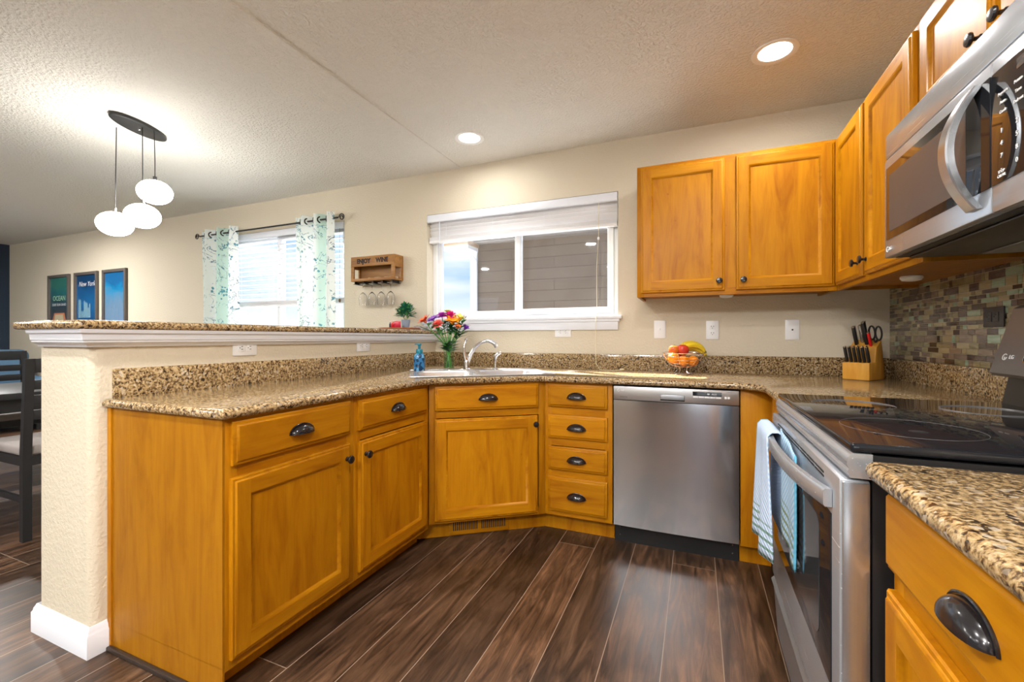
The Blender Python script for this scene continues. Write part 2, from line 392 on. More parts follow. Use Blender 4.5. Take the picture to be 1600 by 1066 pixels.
# sill with apron and horns
sb = MB(); sb.box((W1[0]-.045, -.03, 1.200), (W1[1]+.028, .085, 1.222), bev=.004)
sb.box((W1[0]-.02, -.016, 1.128), (W1[1]+.003, 0, 1.200), bev=.003); sb.box((W1[0]-.03, -.024, 1.182), (W1[1]+.012, 0, 1.200), bev=.003)
struct(sb.build('trim_1', WHITE))
sb = MB(); sb.box((W2[0]-.04, -.03, W2[2]-.02), (W2[1]+.03, .085, W2[2]+.002), bev=.004); sb.box((W2[0]-.02, -.016, W2[2]-.09), (W2[1]+.01, 0, W2[2]-.02), bev=.003)
struct(sb.build('trim_2', WHITE))

# half wall of the peninsula with crown trim and baseboard
HW = (-3.185, -2.838, -2.12)
def rounded(x0, x1, y0, y1, r, corners, n=6):
    pts = []
    for (cx, cy, a0, on) in [(x1-r, y0+r, -90, 'se' in corners), (x1-r, y1-r, 0, 'ne' in corners), (x0+r, y1-r, 90, 'nw' in corners), (x0+r, y0+r, 180, 'sw' in corners)]:
        if on:
            for i in range(n+1): a = R(a0+90*i/n); pts.append((cx+r*math.cos(a), cy+r*math.sin(a)))
        else:
            sx = 1 if cx > (x0+x1)/2 else -1; sy = 1 if cy > (y0+y1)/2 else -1
            pts.append((cx+sx*r, cy+sy*r))
    return pts
struct(MB().prism(rounded(HW[0], HW[1], HW[2], 0, .03, 'se sw'), 0, 1.075).build('wall_half', WALL))
def trim_run(name, prof, path, m):
    """prof: list of (outward, z); path: (x, y) polyline, outward = right-hand side of travel"""
    b = MB(); n = len(path); rows = []
    for i, p in enumerate(path):
        p = Vector(p); d0 = (p-Vector(path[i-1])).normalized() if i else None; d1 = (Vector(path[i+1])-p).normalized() if i < n-1 else None
        n0 = Vector((d0.y, -d0.x)) if d0 else None; n1 = Vector((d1.y, -d1.x)) if d1 else None
        if n0 and n1: m_ = (n0+n1).normalized(); o = m_/max(.2, m_.dot(n0))
        else: o = n0 or n1
        rows.append([(p.x+o.x*q, p.y+o.y*q, z) for q, z in prof])
    k = len(prof); vs = [v for r in rows for v in r]; fs = []
    for i in range(n-1):
        for j in range(k): fs.append((i*k+j, (i+1)*k+j, (i+1)*k+(j+1) % k, i*k+(j+1) % k))
    fs.append(tuple(range(k))[::-1]); fs.append(tuple((n-1)*k+j for j in range(k)))
    b.add(vs, fs); bmesh.ops.recalc_face_normals(b.bm, faces=b.bm.faces[:])
    return b.build(name, m)
path = [(HW[0], 0), (HW[0], HW[2]), (HW[1], HW[2]), (HW[1], 0)]
path = path[::-1]; path = [(x, y) for x, y in path]
def outward(path): return path
crown = [(0, 1.044), (.012, 1.044), (.016, 1.052), (.030, 1.060), (.030, 1.066), (.034, 1.068), (.036, 1.088), (.044, 1.092), (.046, 1.104), (0, 1.104)]
bbp = [(0, 0), (.014, 0), (.014, .072), (.010, .078), (.009, .086), (.005, .094), (.003, .100), (0, .100)]
pp = [(HW[0], -.002), (HW[0], HW[2]), (HW[1], HW[2]), (HW[1], -.002)]
# travelling so that outward is on the right: down the dining side means facing -y -> right is -x
struct(trim_run('trim_3', crown, [(-3.150, HW[2]), (HW[1], HW[2]), (HW[1], -.002)], WHITE))
struct(trim_run('baseboard_half_wall', bbp, [(HW[0], -.002), (HW[0], HW[2]), (HW[1], HW[2]), (HW[1], -2.066)], WHITE))
struct(trim_run('baseboard_back', bbp, [(HW[0]-.016, 0), (XL+.014, 0)][::-1], WHITE))
struct(trim_run('baseboard_left', bbp, [(XL, -.0), (XL, YB)][::-1], WHITE))

# ------------------------------------------------------------------ granite tops
bt = MB(); bt.prism(rounded(-3.215, -2.785, -2.178, -.001, .012, 'se sw'), 1.104, 1.134, bev=.0145, seg=4)
tag(bt.build('bar_top', GRAN), 'long raised granite bar top resting on the beige half wall', 'bar counter')
def arc(c, r, a0, a1, n=8): return [(c[0]+r*math.cos(R(a0+(a1-a0)*i/n)), c[1]+r*math.sin(R(a0+(a1-a0)*i/n))) for i in range(n+1)]
XC, YC = -2.218, -.648
ZT = .865
poly = [(-2.838, -2.088), (-2.24, -2.088), (-2.222, -2.082), (XC, -2.065)]
poly += [(XC, -1.12), (XC+.008, -1.05), (XC+.035, -.998)]
poly += [(-1.80, -.690), (-1.755, -.662), (-1.69, YC)]
poly += [(-.80, YC), (-.757, -.655), (-.722, -.675), (-.70, -.705), (-.688, -.745), (-.685, -.79)]
poly += [(-.685, -1.212), (0, -1.212), (0, -.0005), (-2.838, -.0005)]
ct = MB(); ct.prism(poly, .834, ZT, bev=.0145, seg=4); ctop = ct.build('countertop', GRAN)
tag(ctop, 'large polished granite worktop wrapping the corner from peninsula to range', 'countertop')
sp_ = MB()
def splash(b, x0, x1, y0, y1, z0=ZT-.001, z1=.967): b.box((x0, y0, z0), (x1, y1, z1), bev=.002)
s1 = MB(); splash(s1, -2.838, -2.818, -2.060, -.0005); tag(s1.build('backsplash', GRAN), 'granite backsplash strip along the beige half wall', 'backsplash')
s1 = MB(); splash(s1, -2.817, -.0205, -.0205, -.0005); tag(s1.build('backsplash', GRAN), 'long granite backsplash strip under the wide window and wall plates', 'backsplash')
s1 = MB(); splash(s1, -.0205, -.0005, -1.212, -.0005); tag(s1.build('backsplash', GRAN), 'granite backsplash strip below the mosaic tile behind the knife block', 'backsplash')
ct2 = MB(); ct2.prism(rounded(-.690, -.0005, -3.55, -1.995, .02, 'nw', 8), .834, ZT, bev=.0145, seg=4)
tag(ct2.build('countertop', GRAN), 'granite worktop in the near right corner beside the range', 'countertop')

# mosaic tile
def mosaic():
    rnd = random.Random(5); b = MB(); x = -.0085
    z = .9675; ytop = 1.312
    b.box((-.004, -3.0, z), (-.0002, -.0005, 1.70), TILES[6])
    hs = [.030, .017, .023]; k = 0
    wts = [0]*5+[1]*6+[2]*5+[3]*6+[4]*2+[5]*5
    while z < 1.40:
        h = rnd.choice([.016, .022, .022, .030]); y = -.001 - 0
        while y > -2.35:
            L_ = rnd.choice([.022, .03, .045, .06, .075, .09])
            t = rnd.choice(wts)
            if y < -.75 and rnd.random() < .12: t = 4
            b.box((x, y-L_+.0022, z+.0012), (-.004, y, z+h-.0012), TILES[t])
            y -= L_
        z += h
    return tag(b.build('tile_panel', None, autosmooth=False), 'mosaic of small brown, olive and mint glass tiles on the right wall', 'tile backsplash')
mosaic()

# ------------------------------------------------------------------ cabinets
def knob(parent, x, z, y0):
    b = MB(); M = Matrix.Translation((x, y0, z)) @ Matrix.Rotation(R(90), 4, 'X')
    b.lathe([(0, 0), (.009, 0), (.0085, .003), (.005, .006), (.005, .013), (.010, .017), (.0155, .020), (.0160, .024), (.0135, .0275), (.008, .0285), (0, .029)], None, 20, M)
    return b.build('knob', IRON, parent)
def pull(parent, x, z, y0, a=.048, b_=.030, c=.026):
    m = MB(); vs, fs = [], []; nu, nv = 20, 8
    for s, (aa, bb, cc) in enumerate([(a, b_, c), (a-.003, b_-.003, c-.003)]):
        for i in range(nu+1):
            u = math.pi*i/nu
            for j in range(nv+1):
                v = math.pi/2*j/nv
                vs.append((aa*math.cos(u), -cc*(math.sin(u)**.8)*math.sin(v)-.0005, bb*math.sin(u)*math.cos(v)*1.0-b_/2))
    K = (nu+1)*(nv+1); q = lambda s, i, j: s*K+i*(nv+1)+j
    for s in (0, 1):
        for i in range(nu):
            for j in range(nv):
                f = (q(s, i, j), q(s, i+1, j), q(s, i+1, j+1), q(s, i, j+1)); fs.append(f if s == 0 else f[::-1])
    for i in range(nu): fs.append((q(0, i, nv), q(0, i+1, nv), q(1, i+1, nv), q(1, i, nv))); fs.append((q(0, i, 0), q(0, i+1, 0), q(1, i+1, 0), q(1, i, 0)))
    m.add(vs, fs, None, True, Matrix.Translation((x, y0, z)))
    bmesh.ops.remove_doubles(m.bm, verts=m.bm.verts[:], dist=1e-5); bmesh.ops.recalc_face_normals(m.bm, faces=m.bm.faces[:])
    # thin rim against the wood
    pts = [(x+(a+.003)*math.cos(math.pi*i/24), y0-.0015, z-b_/2+(b_+.003)*math.sin(math.pi*i/24)) for i in range(25)]
    m.tube(pts, .0022, None, 6)
    return m.build('cup_pull', IRON, parent)
def ringface(b, rects, m):
    """rects: list of (x0,x1,z0,z1,y) nested loops joined by quads"""
    vs = []; fs = []
    for x0, x1, z0, z1, y in rects: vs += [(x0, y, z0), (x1, y, z0), (x1, y, z1), (x0, y, z1)]
    for i in range(len(rects)-1):
        for j in range(4): fs.append((i*4+j, i*4+(j+1) % 4, i*4+4+(j+1) % 4, i*4+4+j))
    b.add(vs, fs, m)
def door_mesh(x0, x1, z0, z1, yf, T=.019, s=.057):
    b = MB(); y1 = yf; y0 = yf-T
    def r(i, d): return (x0+i, x1-i, z0+i, z1-i, y1-d)
    ringface(b, [r(0, 0), r(0, T*.55), r(.003, T*.72), r(.009, T*.76), r(.012, T*.96), r(.0145, T)], WV)
    X0, X1, Z0, Z1 = x0+.0145, x1-.0145, z0+.0145, z1-.0145
    S = s; y = y0
    for q, mt in [(((X0, Z0), (x0+S, Z0), (x0+S, Z1), (X0, Z1)), WV), (((x1-S, Z0), (X1, Z0), (X1, Z1), (x1-S, Z1)), WV),
                  (((x0+S, Z0), (x1-S, Z0), (x1-S, z0+S), (x0+S, z0+S)), WH), (((x0+S, z1-S), (x1-S, z1-S), (x1-S, Z1), (x0+S, Z1)), WH)]:
        b.add([(px, y, pz) for px, pz in q], [(0, 1, 2, 3)], mt)
    ringface(b, [r(S, T), r(S+.004, T-.002), r(S+.007, T-.0075), r(S+.012, T-.010)], WH)
    a = r(S+.012, T-.010)
    b.add([(a[0], a[4], a[2]), (a[1], a[4], a[2]), (a[1], a[4], a[3]), (a[0], a[4], a[3])], [(0, 1, 2, 3)], WV)
    b.add([(x0, y1, z0), (x1, y1, z0), (x1, y1, z1), (x0, y1, z1)], [(3, 2, 1, 0)], WV)
    return b
def drawer_mesh(x0, x1, z0, z1, yf, T=.019):
    b = MB()
    def r(i, d): return (x0+i, x1-i, z0+i, z1-i, yf-d)
    ringface(b, [r(0, 0), r(0, T*.5), r(.003, T*.62), r(.010, T*.68), r(.013, T*.93), r(.0165, T)], WH)
    a = r(.0165, T)
    b.add([(a[0], a[4], a[2]), (a[1], a[4], a[2]), (a[1], a[4], a[3]), (a[0], a[4], a[3])], [(0, 1, 2, 3)], WH)
    b.add([(x0, yf, z0), (x1, yf, z0), (x1, yf, z1), (x0, yf, z1)], [(3, 2, 1, 0)], WH)
    return b
def cabinet(name, label, loc, rz, width, depth, z0, z1, fronts, toe=None, cat='cabinet', endpanel=None, group=None, frame=True, rail_zs=None, closed_top=True, bottom_up=0, sides=(True, True), back=True, fb=None, tk=(0, 0)):
    """local: x right, y into cabinet, z up; face frame front at y=0"""
    t = thing(name, label, cat, loc, rz, group)
    b = MB(); th = .016
    if sides[0]: b.box((0, .019, z0 if not toe else z0), (th, depth, z1))
    if sides[1]: b.box((width-th, .019, z0), (width, depth, z1))
    b.box((th if sides[0] else 0, .019, z0+bottom_up), (width-(th if sides[1] else 0), depth, z0+bottom_up+th))
    if back: b.box((th, depth-.008, z0+bottom_up+th), (width-th, depth, z1))
    if closed_top: b.box((th, .019, z1-th), (width-th, depth, z1))
    b.build('carcass', WE, t)
    # face frame with openings behind the fronts
    f = MB(); sw = .038; zf = z0 if fb is None else fb
    xs = sorted(set([0, width])); f.box((0, 0, zf), (sw, .019, z1), WV, bev=.0008); f.box((width-sw, 0, zf), (width, .019, z1), WV, bev=.0008)
    f.box((sw, 0, zf), (width-sw, .019, zf+sw), WH); f.box((sw, 0, z1-sw), (width-sw, .019, z1), WH)
    for z in (rail_zs or []): f.box((sw, 0, z-.02), (width-sw, .019, z+.02), WH)
    for fr in fronts:
        if fr[0] == 'stile': f.box((fr[1]-.03, .0002, zf+sw), (fr[1]+.03, .019, z1-sw), WV)
    f.build('face_frame', None, t)
    if toe is not None:
        k = MB(); k.box((-tk[0], toe, 0), (width+tk[1], toe+.016, z0+.001)); k.build('toe_kick', WV, t)
    for fr in fronts:
        if fr[0] == 'door':
            _, x0, x1, a, c, kx, kz = fr; d = door_mesh(x0, x1, a, c, -.0006).build('door', None, t)
            if kx is not None: knob(d, kx, kz, -.019)
        if fr[0] == 'drawer':
            _, x0, x1, a, c = fr; d = drawer_mesh(x0, x1, a, c, -.0006).build('drawer', None, t)
            pull(d, (x0+x1)/2, (a+c)/2+.002, -.0195)
    return t
FZ, CT = .095, .834
# peninsula: face frame plane x=-2.245, left end y=-2.062
pz = R(90)
t = cabinet('base_cabinet', 'maple base cabinet at the open end of the peninsula with one wide drawer', (-2.245, -2.062, 0), pz, .530, .588, FZ, CT,
        [('drawer', .017, .503, .690, .823), ('door', .012, .500, .110, .653, .474, .597)], toe=.07, rail_zs=[.672], closed_top=False, fb=.08)
ep = MB(); ep.box((-.007, 0, FZ-.001), (-.0005, .588, CT)); ep.box((-.007, .0, .004), (-.0005, .588, FZ)); ep.build('end_panel', WE, t)
ep = MB(); ep.box((-.012, .568, .004), (-.0072, .590, CT)); ep.build('scribe_strip', WV, t)
t = cabinet('base_cabinet', 'maple base cabinet on the peninsula next to the angled sink cabinet', (-2.245, -1.531, 0), pz, .540, .588, FZ, CT,
        [('drawer', .022, .512, .693, .818), ('door', .022, .512, .108, .648, .050, .592)], toe=.07, rail_zs=[.672], closed_top=False, fb=.08)
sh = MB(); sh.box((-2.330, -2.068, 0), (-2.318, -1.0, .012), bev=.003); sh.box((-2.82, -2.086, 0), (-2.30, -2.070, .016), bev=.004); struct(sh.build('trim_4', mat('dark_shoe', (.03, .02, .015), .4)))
# diagonal sink cabinet
A = Vector((-2.245, -.985)); Bv = Vector((-1.731, -.610)); dg = math.atan2(Bv.y-A.y, Bv.x-A.x); Wd = (Bv-A).length
t = cabinet('sink_cabinet', 'angled maple corner cabinet under the sink with heating vent in its base', (A.x, A.y, 0), dg, Wd, .30, FZ, CT,
        [('drawer', .030, Wd-.043, .692, .820), ('door', .030, Wd-.046, .112, .648, Wd-.064, .604)], toe=.065, rail_zs=[.672], closed_top=False, sides=(False, False), back=False, fb=.098, tk=(.135, .022))
# drawer bank
bank = [('drawer', .020, .345, .698, .822), ('drawer', .020, .345, .527, .655), ('drawer', .020, .345, .354, .481), ('drawer', .020, .345, .127, .315)]
cabinet('drawer_cabinet', 'narrow maple base cabinet with four stacked drawers left of dishwasher', (-1.731, -.610, 0), 0, .370, .588, FZ, CT, bank, toe=.065, rail_zs=[.676, .504, .334], closed_top=False, fb=.10, tk=(.022, 0))
# corner cabinet to the right of the dishwasher: filler panel and right-run face
t = thing('corner_cabinet', 'maple corner cabinet with plain panel between dishwasher and range', 'cabinet', (-.765, -.610, 0))
MB().box((0, 0, FZ), (.134, .018, CT), bev=.001).build('filler_panel', WV, t)
MB().box((0, .055, 0), (.134, .070, FZ)).build('toe_kick', WV, t)
f = MB(); f.box((.135, -.600, FZ), (.153, .018, CT), WV, bev=.001); f.build('face_frame', None, t)
MB().box((.205, -.600, 0), (.22, .07, FZ)).build('toe_kick', WV, t)
def rot_door(builder, parent, nm):
    o = builder.build(nm, None, parent); o.location = (.134, -.10, 0); o.rotation_euler = (0, 0, R(-90)); return o
d = rot_door(drawer_mesh(.0, .46, .690, .823, 0), t, 'drawer'); pull(d, .23, .758, -.0195)
d = rot_door(door_mesh(.0, .46, .110, .653, 0), t, 'door'); knob(d, .032, .60, -.019)
# near right base cabinet
cabinet('base_cabinet', 'maple base cabinet in the near right corner below the granite worktop', (-.647, -2.0, 0), R(-90), .56, .64, FZ, CT,
        [('drawer', .010, .535, .690, .826), ('door', .010, .535, .110, .655, .50, .60)], toe=.07, rail_zs=[.672], closed_top=False)
cabinet('base_cabinet', 'maple base cabinet in the near right, past the one with the drawer', (-.647, -2.561, 0), R(-90), .9, .64, FZ, CT,
        [('drawer', .02, .88, .690, .826), ('door', .02, .44, .110, .655, .41, .60), ('door', .46, .88, .110, .655, .49, .60)], toe=.07, rail_zs=[.672], closed_top=False)

# upper cabinets
UZ0, UZ1 = 1.308, 2.056
cabinet('wall_cabinet', 'double-door maple wall cabinet right of the wide window', (-1.272, -.315, 0), 0, .957, .3145, UZ0, UZ1,
        [('door', .022, .456, 1.330, 2.040, .428, 1.380), ('stile', .48), ('door', .510, .944, 1.330, 2.040, .543, 1.380)], bottom_up=.014)
cabinet('wall_cabinet', 'tall double-door maple wall cabinet on right wall beside microwave', (-.315, -.3155, 0), R(-90), .888, .3145, UZ0, UZ1,
        [('door', .030, .395, 1.330, 2.040, .365, 1.388), ('door', .432, .855, 1.330, 2.040, .462, 1.388)], bottom_up=.014)
cabinet('wall_cabinet', 'short maple wall cabinet above the microwave with two knobs', (-.315, -1.206, 0), R(-90), .772, .3145, 1.705, UZ1,
        [('door', .015, .375, 1.735, 2.040, .340, 1.785), ('stile', .387), ('door', .400, .755, 1.735, 2.040, .432, 1.785)])
cabinet('wall_cabinet', 'maple wall cabinet past the microwave at the right edge', (-.315, -1.981, 0), R(-90), .9, .3145, UZ0, UZ1,
        [('door', .02, .44, 1.330, 2.040, .41, 1.388), ('door', .46, .88, 1.330, 2.040, .49, 1.388)], bottom_up=.014)
# puck lights under the cabinets
def puck(loc, label):
    t = thing('puck_light', label, 'under-cabinet light', loc)
    MB().lathe([(0, 0), (.034, 0), (.036, -.004), (.036, -.010), (.033, -.014)], None, 28).build('housing', PLAST, t)
    MB().lathe([(.033, -.0135), (.030, -.018), (.015, -.021), (0, -.022)], None, 28).build('lens', mat('puck_lens', (.85, .87, .9), .3), t)
puck((-.80, -.17, UZ0+.014), 'white puck light under the double-door cabinet right of the window')
puck((-.165, -.70, UZ0+.014), 'white puck light under the right-wall cabinet next to the microwave')

# heating register in the toe kick
t = thing('air_vent', 'wood-coloured heating register in the toe kick of the sink cabinet', 'vent', (A.x, A.y, 0), dg)
b = MB(); b.box((.112, .056, .006), (.440, .0645, .088), bev=.001); b.build('cover', WH, t)
for k, (a, c) in enumerate(((.135, .262), (.290, .418))):
    b = MB(); n = 13
    for i in range(n): x = a+(c-a)*i/(n-1); b.box((x-.0028, .0548, .028), (x+.0028, .0562, .074))
    b.build('slots', DARKHOLE, t)

# ------------------------------------------------------------------ dishwasher
t = thing('dishwasher', 'stainless steel dishwasher under the granite counter between drawers and corner panel', 'dishwasher', (-1.3575, -.610, 0))
b = MB(); b.box((.003, .010, .10), (.589, .58, .826)); b.build('tub', BPLAST, t)
# slightly bowed door panel
def bowed(x0, x1, z0, z1, y, bow, th, n=24, ev=None):
    b = MB(); vs = []; fs = []
    for i in range(n+1):
        u = i/n; yy = y-bow*(1-(2*u-1)**2); x = x0+(x1-x0)*u
        vs += [(x, yy, z0), (x, yy, z1), (x, y+th, z1), (x, y+th, z0)]
    for i in range(n):
        for j in range(4): fs.append((i*4+j, i*4+(j+1) % 4, i*4+4+(j+1) % 4, i*4+4+j))
    fs.append((0, 1, 2, 3)); fs.append((n*4+3, n*4+2, n*4+1, n*4))
    b.add(vs, fs, None, True); bmesh.ops.recalc_face_normals(b.bm, faces=b.bm.faces[:]); return b
b = bowed(.006, .586, .108, .754, -.016, .006, .024); DWS = steel('stainless_dishwasher', 'z', (.56, .58, .62), .13, .95); door = b.build('door', DWS, t)
cp = MB(); cp.box((.006, -.022, .757), (.586, .008, .826), bev=.003); cp = cp.build('control_panel', mat('dw_panel', (.50, .50, .51), .35, metal=.9), t)
h = MB(); h.box((.236, -.0235, .763), (.349, -.0215, .793), BPLAST, bev=.001)
h.box((.238, -.0255, .770), (.347, -.023, .792), STH, bev=.001); h.build('handle', None, cp)
b = MB(); b.box((.385, -.0235, .795), (.512, -.0218, .815), BGLASS); b.build('display', None, cp)
b = MB()
for i in range(5): b.box((.387+i*.025, -.0232, .785), (.410+i*.025, -.0218, .793), bev=.0006)
b.build('buttons', PLAST, cp)
b = MB(); b.box((.524, -.0232, .786), (.534, -.0218, .796), bev=.0008); b.box((.537, -.0232, .786), (.547, -.0218, .796), bev=.0008); b.build('buttons', PLAST, cp)
text('brand_lettering', 'LG', .012, LETTER, cp, (.052, -.0222, .806), FR)
b = MB(); b.tube([(.032+.006*math.cos(a*math.pi/8), -.0225, .806+.006*math.sin(a*math.pi/8)) for a in range(3, 17)], .0009); b.build('logo', LETTER, cp)
text('brand_lettering', 'INVERTER', .008, GREYL, cp, (.058, -.0222, .772), FR)
text('display_lettering', '88  : ECO', .010, LETTER, cp, (.470, -.0238, .805), FR)
b = MB(); b.box((.003, .045, .0), (.589, .06, .105)); b.build('toe_panel', BLACKM, t)
sc_ = MB()
for z in (.035, .075):
    for x in (.03, .562): MB().sphere((x, .044, z), .004, n=8).build('screw', CHROME, t)

# ------------------------------------------------------------------ range
ST = thing('range', 'stainless electric range with black glass cooktop on the right wall', 'stove', (-.690, -1.2165, 0), R(-90))
SW = .764     # local x 0..SW, y into wall (world +x)
b = MB(); b.box((.002, .02, .02), (SW-.002, .66, .868)); b.build('body', BLACKM, ST)
b = MB(); b.box((.0, -.012, .872), (SW, .555, .888), BGLASS, bev=.005, seg=3); b.build('cooktop', None, ST)
ckt = [o for o in ST.children if o.name.startswith('cooktop')][0]
b = MB()
for cx, cy, r in ((.20, .14, .095), (.56, .14, .115), (.20, .42, .085), (.56, .42, .085)):
    b = MB(); b.tube([(cx+r*math.cos(2*math.pi*i/48), cy+r*math.sin(2*math.pi*i/48), .8879) for i in range(49)], .0005, n=4)
    b.build('burner_ring', MATS.get('burner_print') or mat('burner_print', (.12, .12, .125), .3), ckt)
# rounded stainless front rail under the glass
b = MB(); prof = [(.02, .870), (-.008, .870), (-.016, .862), (-.018, .850), (-.014, .842), (-.017, .838), (-.013, .826), (.02, .826)]
n = len(prof); vs = [(.0, y, z) for y, z in prof]+[(SW, y, z) for y, z in prof]
b.add(vs, [(i, i+n, (i+1) % n+n, (i+1) % n) for i in range(n)]+[tuple(range(n))[::-1], tuple(range(n, 2*n))]); bmesh.ops.recalc_face_normals(b.bm, faces=b.bm.faces[:]); b.build('front_rail', STH, ST)
# oven door
od = MB(); od.box((.004, -.028, .285), (SW-.004, .018, .822), STH, bev=.004); od = od.build('oven_door', None, ST)
b = MB(); b.box((.05, -.0305, .415), (SW-.05, -.0275, .742), bev=.001); b.build('glass_panel', BGLASS, od)
b = MB(); px0, px1, pz0, pz1 = .13, SW-.13, .455, .705
wn_ = rounded(px0, px1, pz0, pz1, .03, 'se ne nw sw'); b.prism([(x, z) for x, z in wn_], 0, .0012, M=Matrix.Translation((0, -.0306, 0)) @ Matrix.Rotation(R(90), 4, 'X')); b.build('window', OVWIN, od)
b = MB()
for z in (.795, .803):
    for i in range(7): b.box((.12+i*.078, -.0292, z), (.12+i*.078+.070, -.0275, z+.0035))
b.build('vent_slots', DARKHOLE, od)
# bowed handle
def bar_handle(x0, x1, z, y, bow, h_, th, n=28):
    b = MB(); vs = []; fs = []
    for i in range(n+1):
        u = i/n; yy = y-bow*(1-abs(2*u-1)**2.2); x = x0+(x1-x0)*u
        vs += [(x, yy-th/2, z-h_/2+.004), (x, yy-th/2, z+h_/2-.004), (x, yy-th/2+.003, z+h_/2), (x, yy+th/2, z+h_/2), (x, yy+th/2, z-h_/2), (x, yy-th/2+.003, z-h_/2)]
    k = 6
    for i in range(n):
        for j in range(k): fs.append((i*k+j, i*k+(j+1) % k, i*k+k+(j+1) % k, i*k+k+j))
    fs.append(tuple(range(k))); fs.append(tuple(n*k+j for j in range(k))[::-1])
    b.add(vs, fs, None, True); bmesh.ops.recalc_face_normals(b.bm, faces=b.bm.faces[:]); return b
HZ = .772
b = bar_handle(.045, SW-.045, HZ, -.036, .034, .034, .014); b.box((.048, -.0395, HZ-.015), (.075, -.0275, HZ+.015), bev=.002); b.box((SW-.075, -.0395, HZ-.015), (SW-.048, -.0275, HZ+.015), bev=.002)
b.build('handle', STH, od)
# storage drawer
sd_ = MB(); vs = [(.004, .018, .275), (.004, -.020, .275), (.004, -.032, .262), (.004, -.024, .235), (.004, -.012, .075), (.004, .018, .075)]
k = len(vs); vs2 = vs+[(SW-.004, y, z) for _, y, z in vs]
sd_.add(vs2, [(i, i+k, (i+1) % k+k, (i+1) % k) for i in range(k)]+[tuple(range(k))[::-1], tuple(range(k, 2*k))]); bmesh.ops.recalc_face_normals(sd_.bm, faces=sd_.bm.faces[:]); sd_.build('storage_drawer', STD, ST)
b = MB(); b.box((.02, .03, 0), (SW-.02, .6, .021)); b.build('base', BLACKM, ST)
# stainless side edge of the door frame
b = MB(); b.box((SW-.003, -.024, .29), (SW+.001, .016, .818), bev=.001); b.build('door_edge', STV, od)
# backguard
bg = MB(); prof = [(.56, .872), (.545, .885), (.560, .965), (.66, .965), (.66, .872)]
n = len(prof); vs = [(.004, y, z) for y, z in prof]+[(SW-.004, y, z) for y, z in prof]
bg.add(vs, [(i, i+n, (i+1) % n+n, (i+1) % n) for i in range(n)]+[tuple(range(n))[::-1], tuple(range(n, 2*n))]); bmesh.ops.recalc_face_normals(bg.bm, faces=bg.bm.faces[:]); bgo = bg.build('backguard', BPLAST, ST)
bp = MB(); prof = [(.520, .975), (.572, 1.158), (.586, 1.168), (.675, 1.168), (.675, .966), (.53, .966)]
n = len(prof); vs = [(0, y, z) for y, z in prof]+[(SW, y, z) for y, z in prof]
bp.add(vs, [(i, i+n, (i+1) % n+n, (i+1) % n) for i in range(n)]+[tuple(range(n))[::-1], tuple(range(n, 2*n))]); bmesh.ops.recalc_face_normals(bp.bm, faces=bp.bm.faces[:]); bpo = bp.build('control_panel', STD, ST)
tl = math.atan2(.052, .183)
Mt = Matrix.Translation((0, .520, .975)) @ Matrix.Rotation(-tl, 4, 'X')
b = MB(); Mt2 = Mt
pl = rounded(.125, SW-.125, .035, .150, .012, 'se ne nw sw'); b.prism(pl, -.0005, .0015, M=Mt @ Matrix.Rotation(R(90), 4, 'X')); b.build('display_glass', BGLASS, bpo)
b = MB(); b.tube([Mt @ Vector((x, -.002, z)) for x, z in pl+pl[:1]], .0014, n=6); b.build('display_trim', CHROME, bpo)
tr = (R(90)-tl, 0, 0)
def on_panel(x, z): v = Mt @ Vector((x, -.0016, z)); return v
text('brand_lettering', 'LG', .016, LETTER, bpo, on_panel(.075, .048), tr)
b = MB(); b.tube([Mt @ Vector((.045+.0085*math.cos(a*math.pi/8), -.001, .048+.0085*math.sin(a*math.pi/8))) for a in range(2, 17)], .0012, n=5)
b.tube([Mt @ Vector(p) for p in [(.045, -.001, .048), (.045, -.001, .043), (.049, -.001, .043)]], .001, n=4); b.build('logo', LETTER, bpo)
text('panel_lettering', '12:30', .03, LETTER, bpo, on_panel(.37, .11), tr); text('panel_lettering', '1 2 3 4 5 6 7 8 9 0', .016, LETTER, bpo, on_panel(.35, .06), tr)

# ------------------------------------------------------------------ microwave
MW = thing('microwave', 'stainless over-the-range microwave hung under the short cabinet', 'microwave', (-.410, -1.219, 1.322), R(-90))
MWW, MWH = .760, .380; sx_ = .540
b = MB(); b.box((.002, .022, .0), (MWW-.002, .405, MWH-.003)); b.build('casing', BPLAST, MW)
b = MB(); b.box((.0, -.002, .305), (MWW, .03, MWH), bev=.004); b.box((.0, .0, .2995), (MWW, .025, .3045), DARKHOLE); b.mats[0] = STH; b.build('vent_grille', STH, MW)
dr = MB(); dr.box((0, -.004, 0), (sx_-.001, .022, .299), STH, bev=.003); dr = dr.build('door', None, MW)
b = MB(); b.box((.018, -.0062, .052), (sx_-.030, -.0035, .272), bev=.001); b.build('glass_panel', BGLASS, dr)
b = MB(); b.box((.045, -.0070, .075), (sx_-.085, -.0060, .245)); b.build('window', MWWIN, dr)
b = MB(); b.box((sx_-.030, -.0065, .052), (sx_-.0012, -.0035, .272)); b.build('dark_strip', BGLASS, dr)
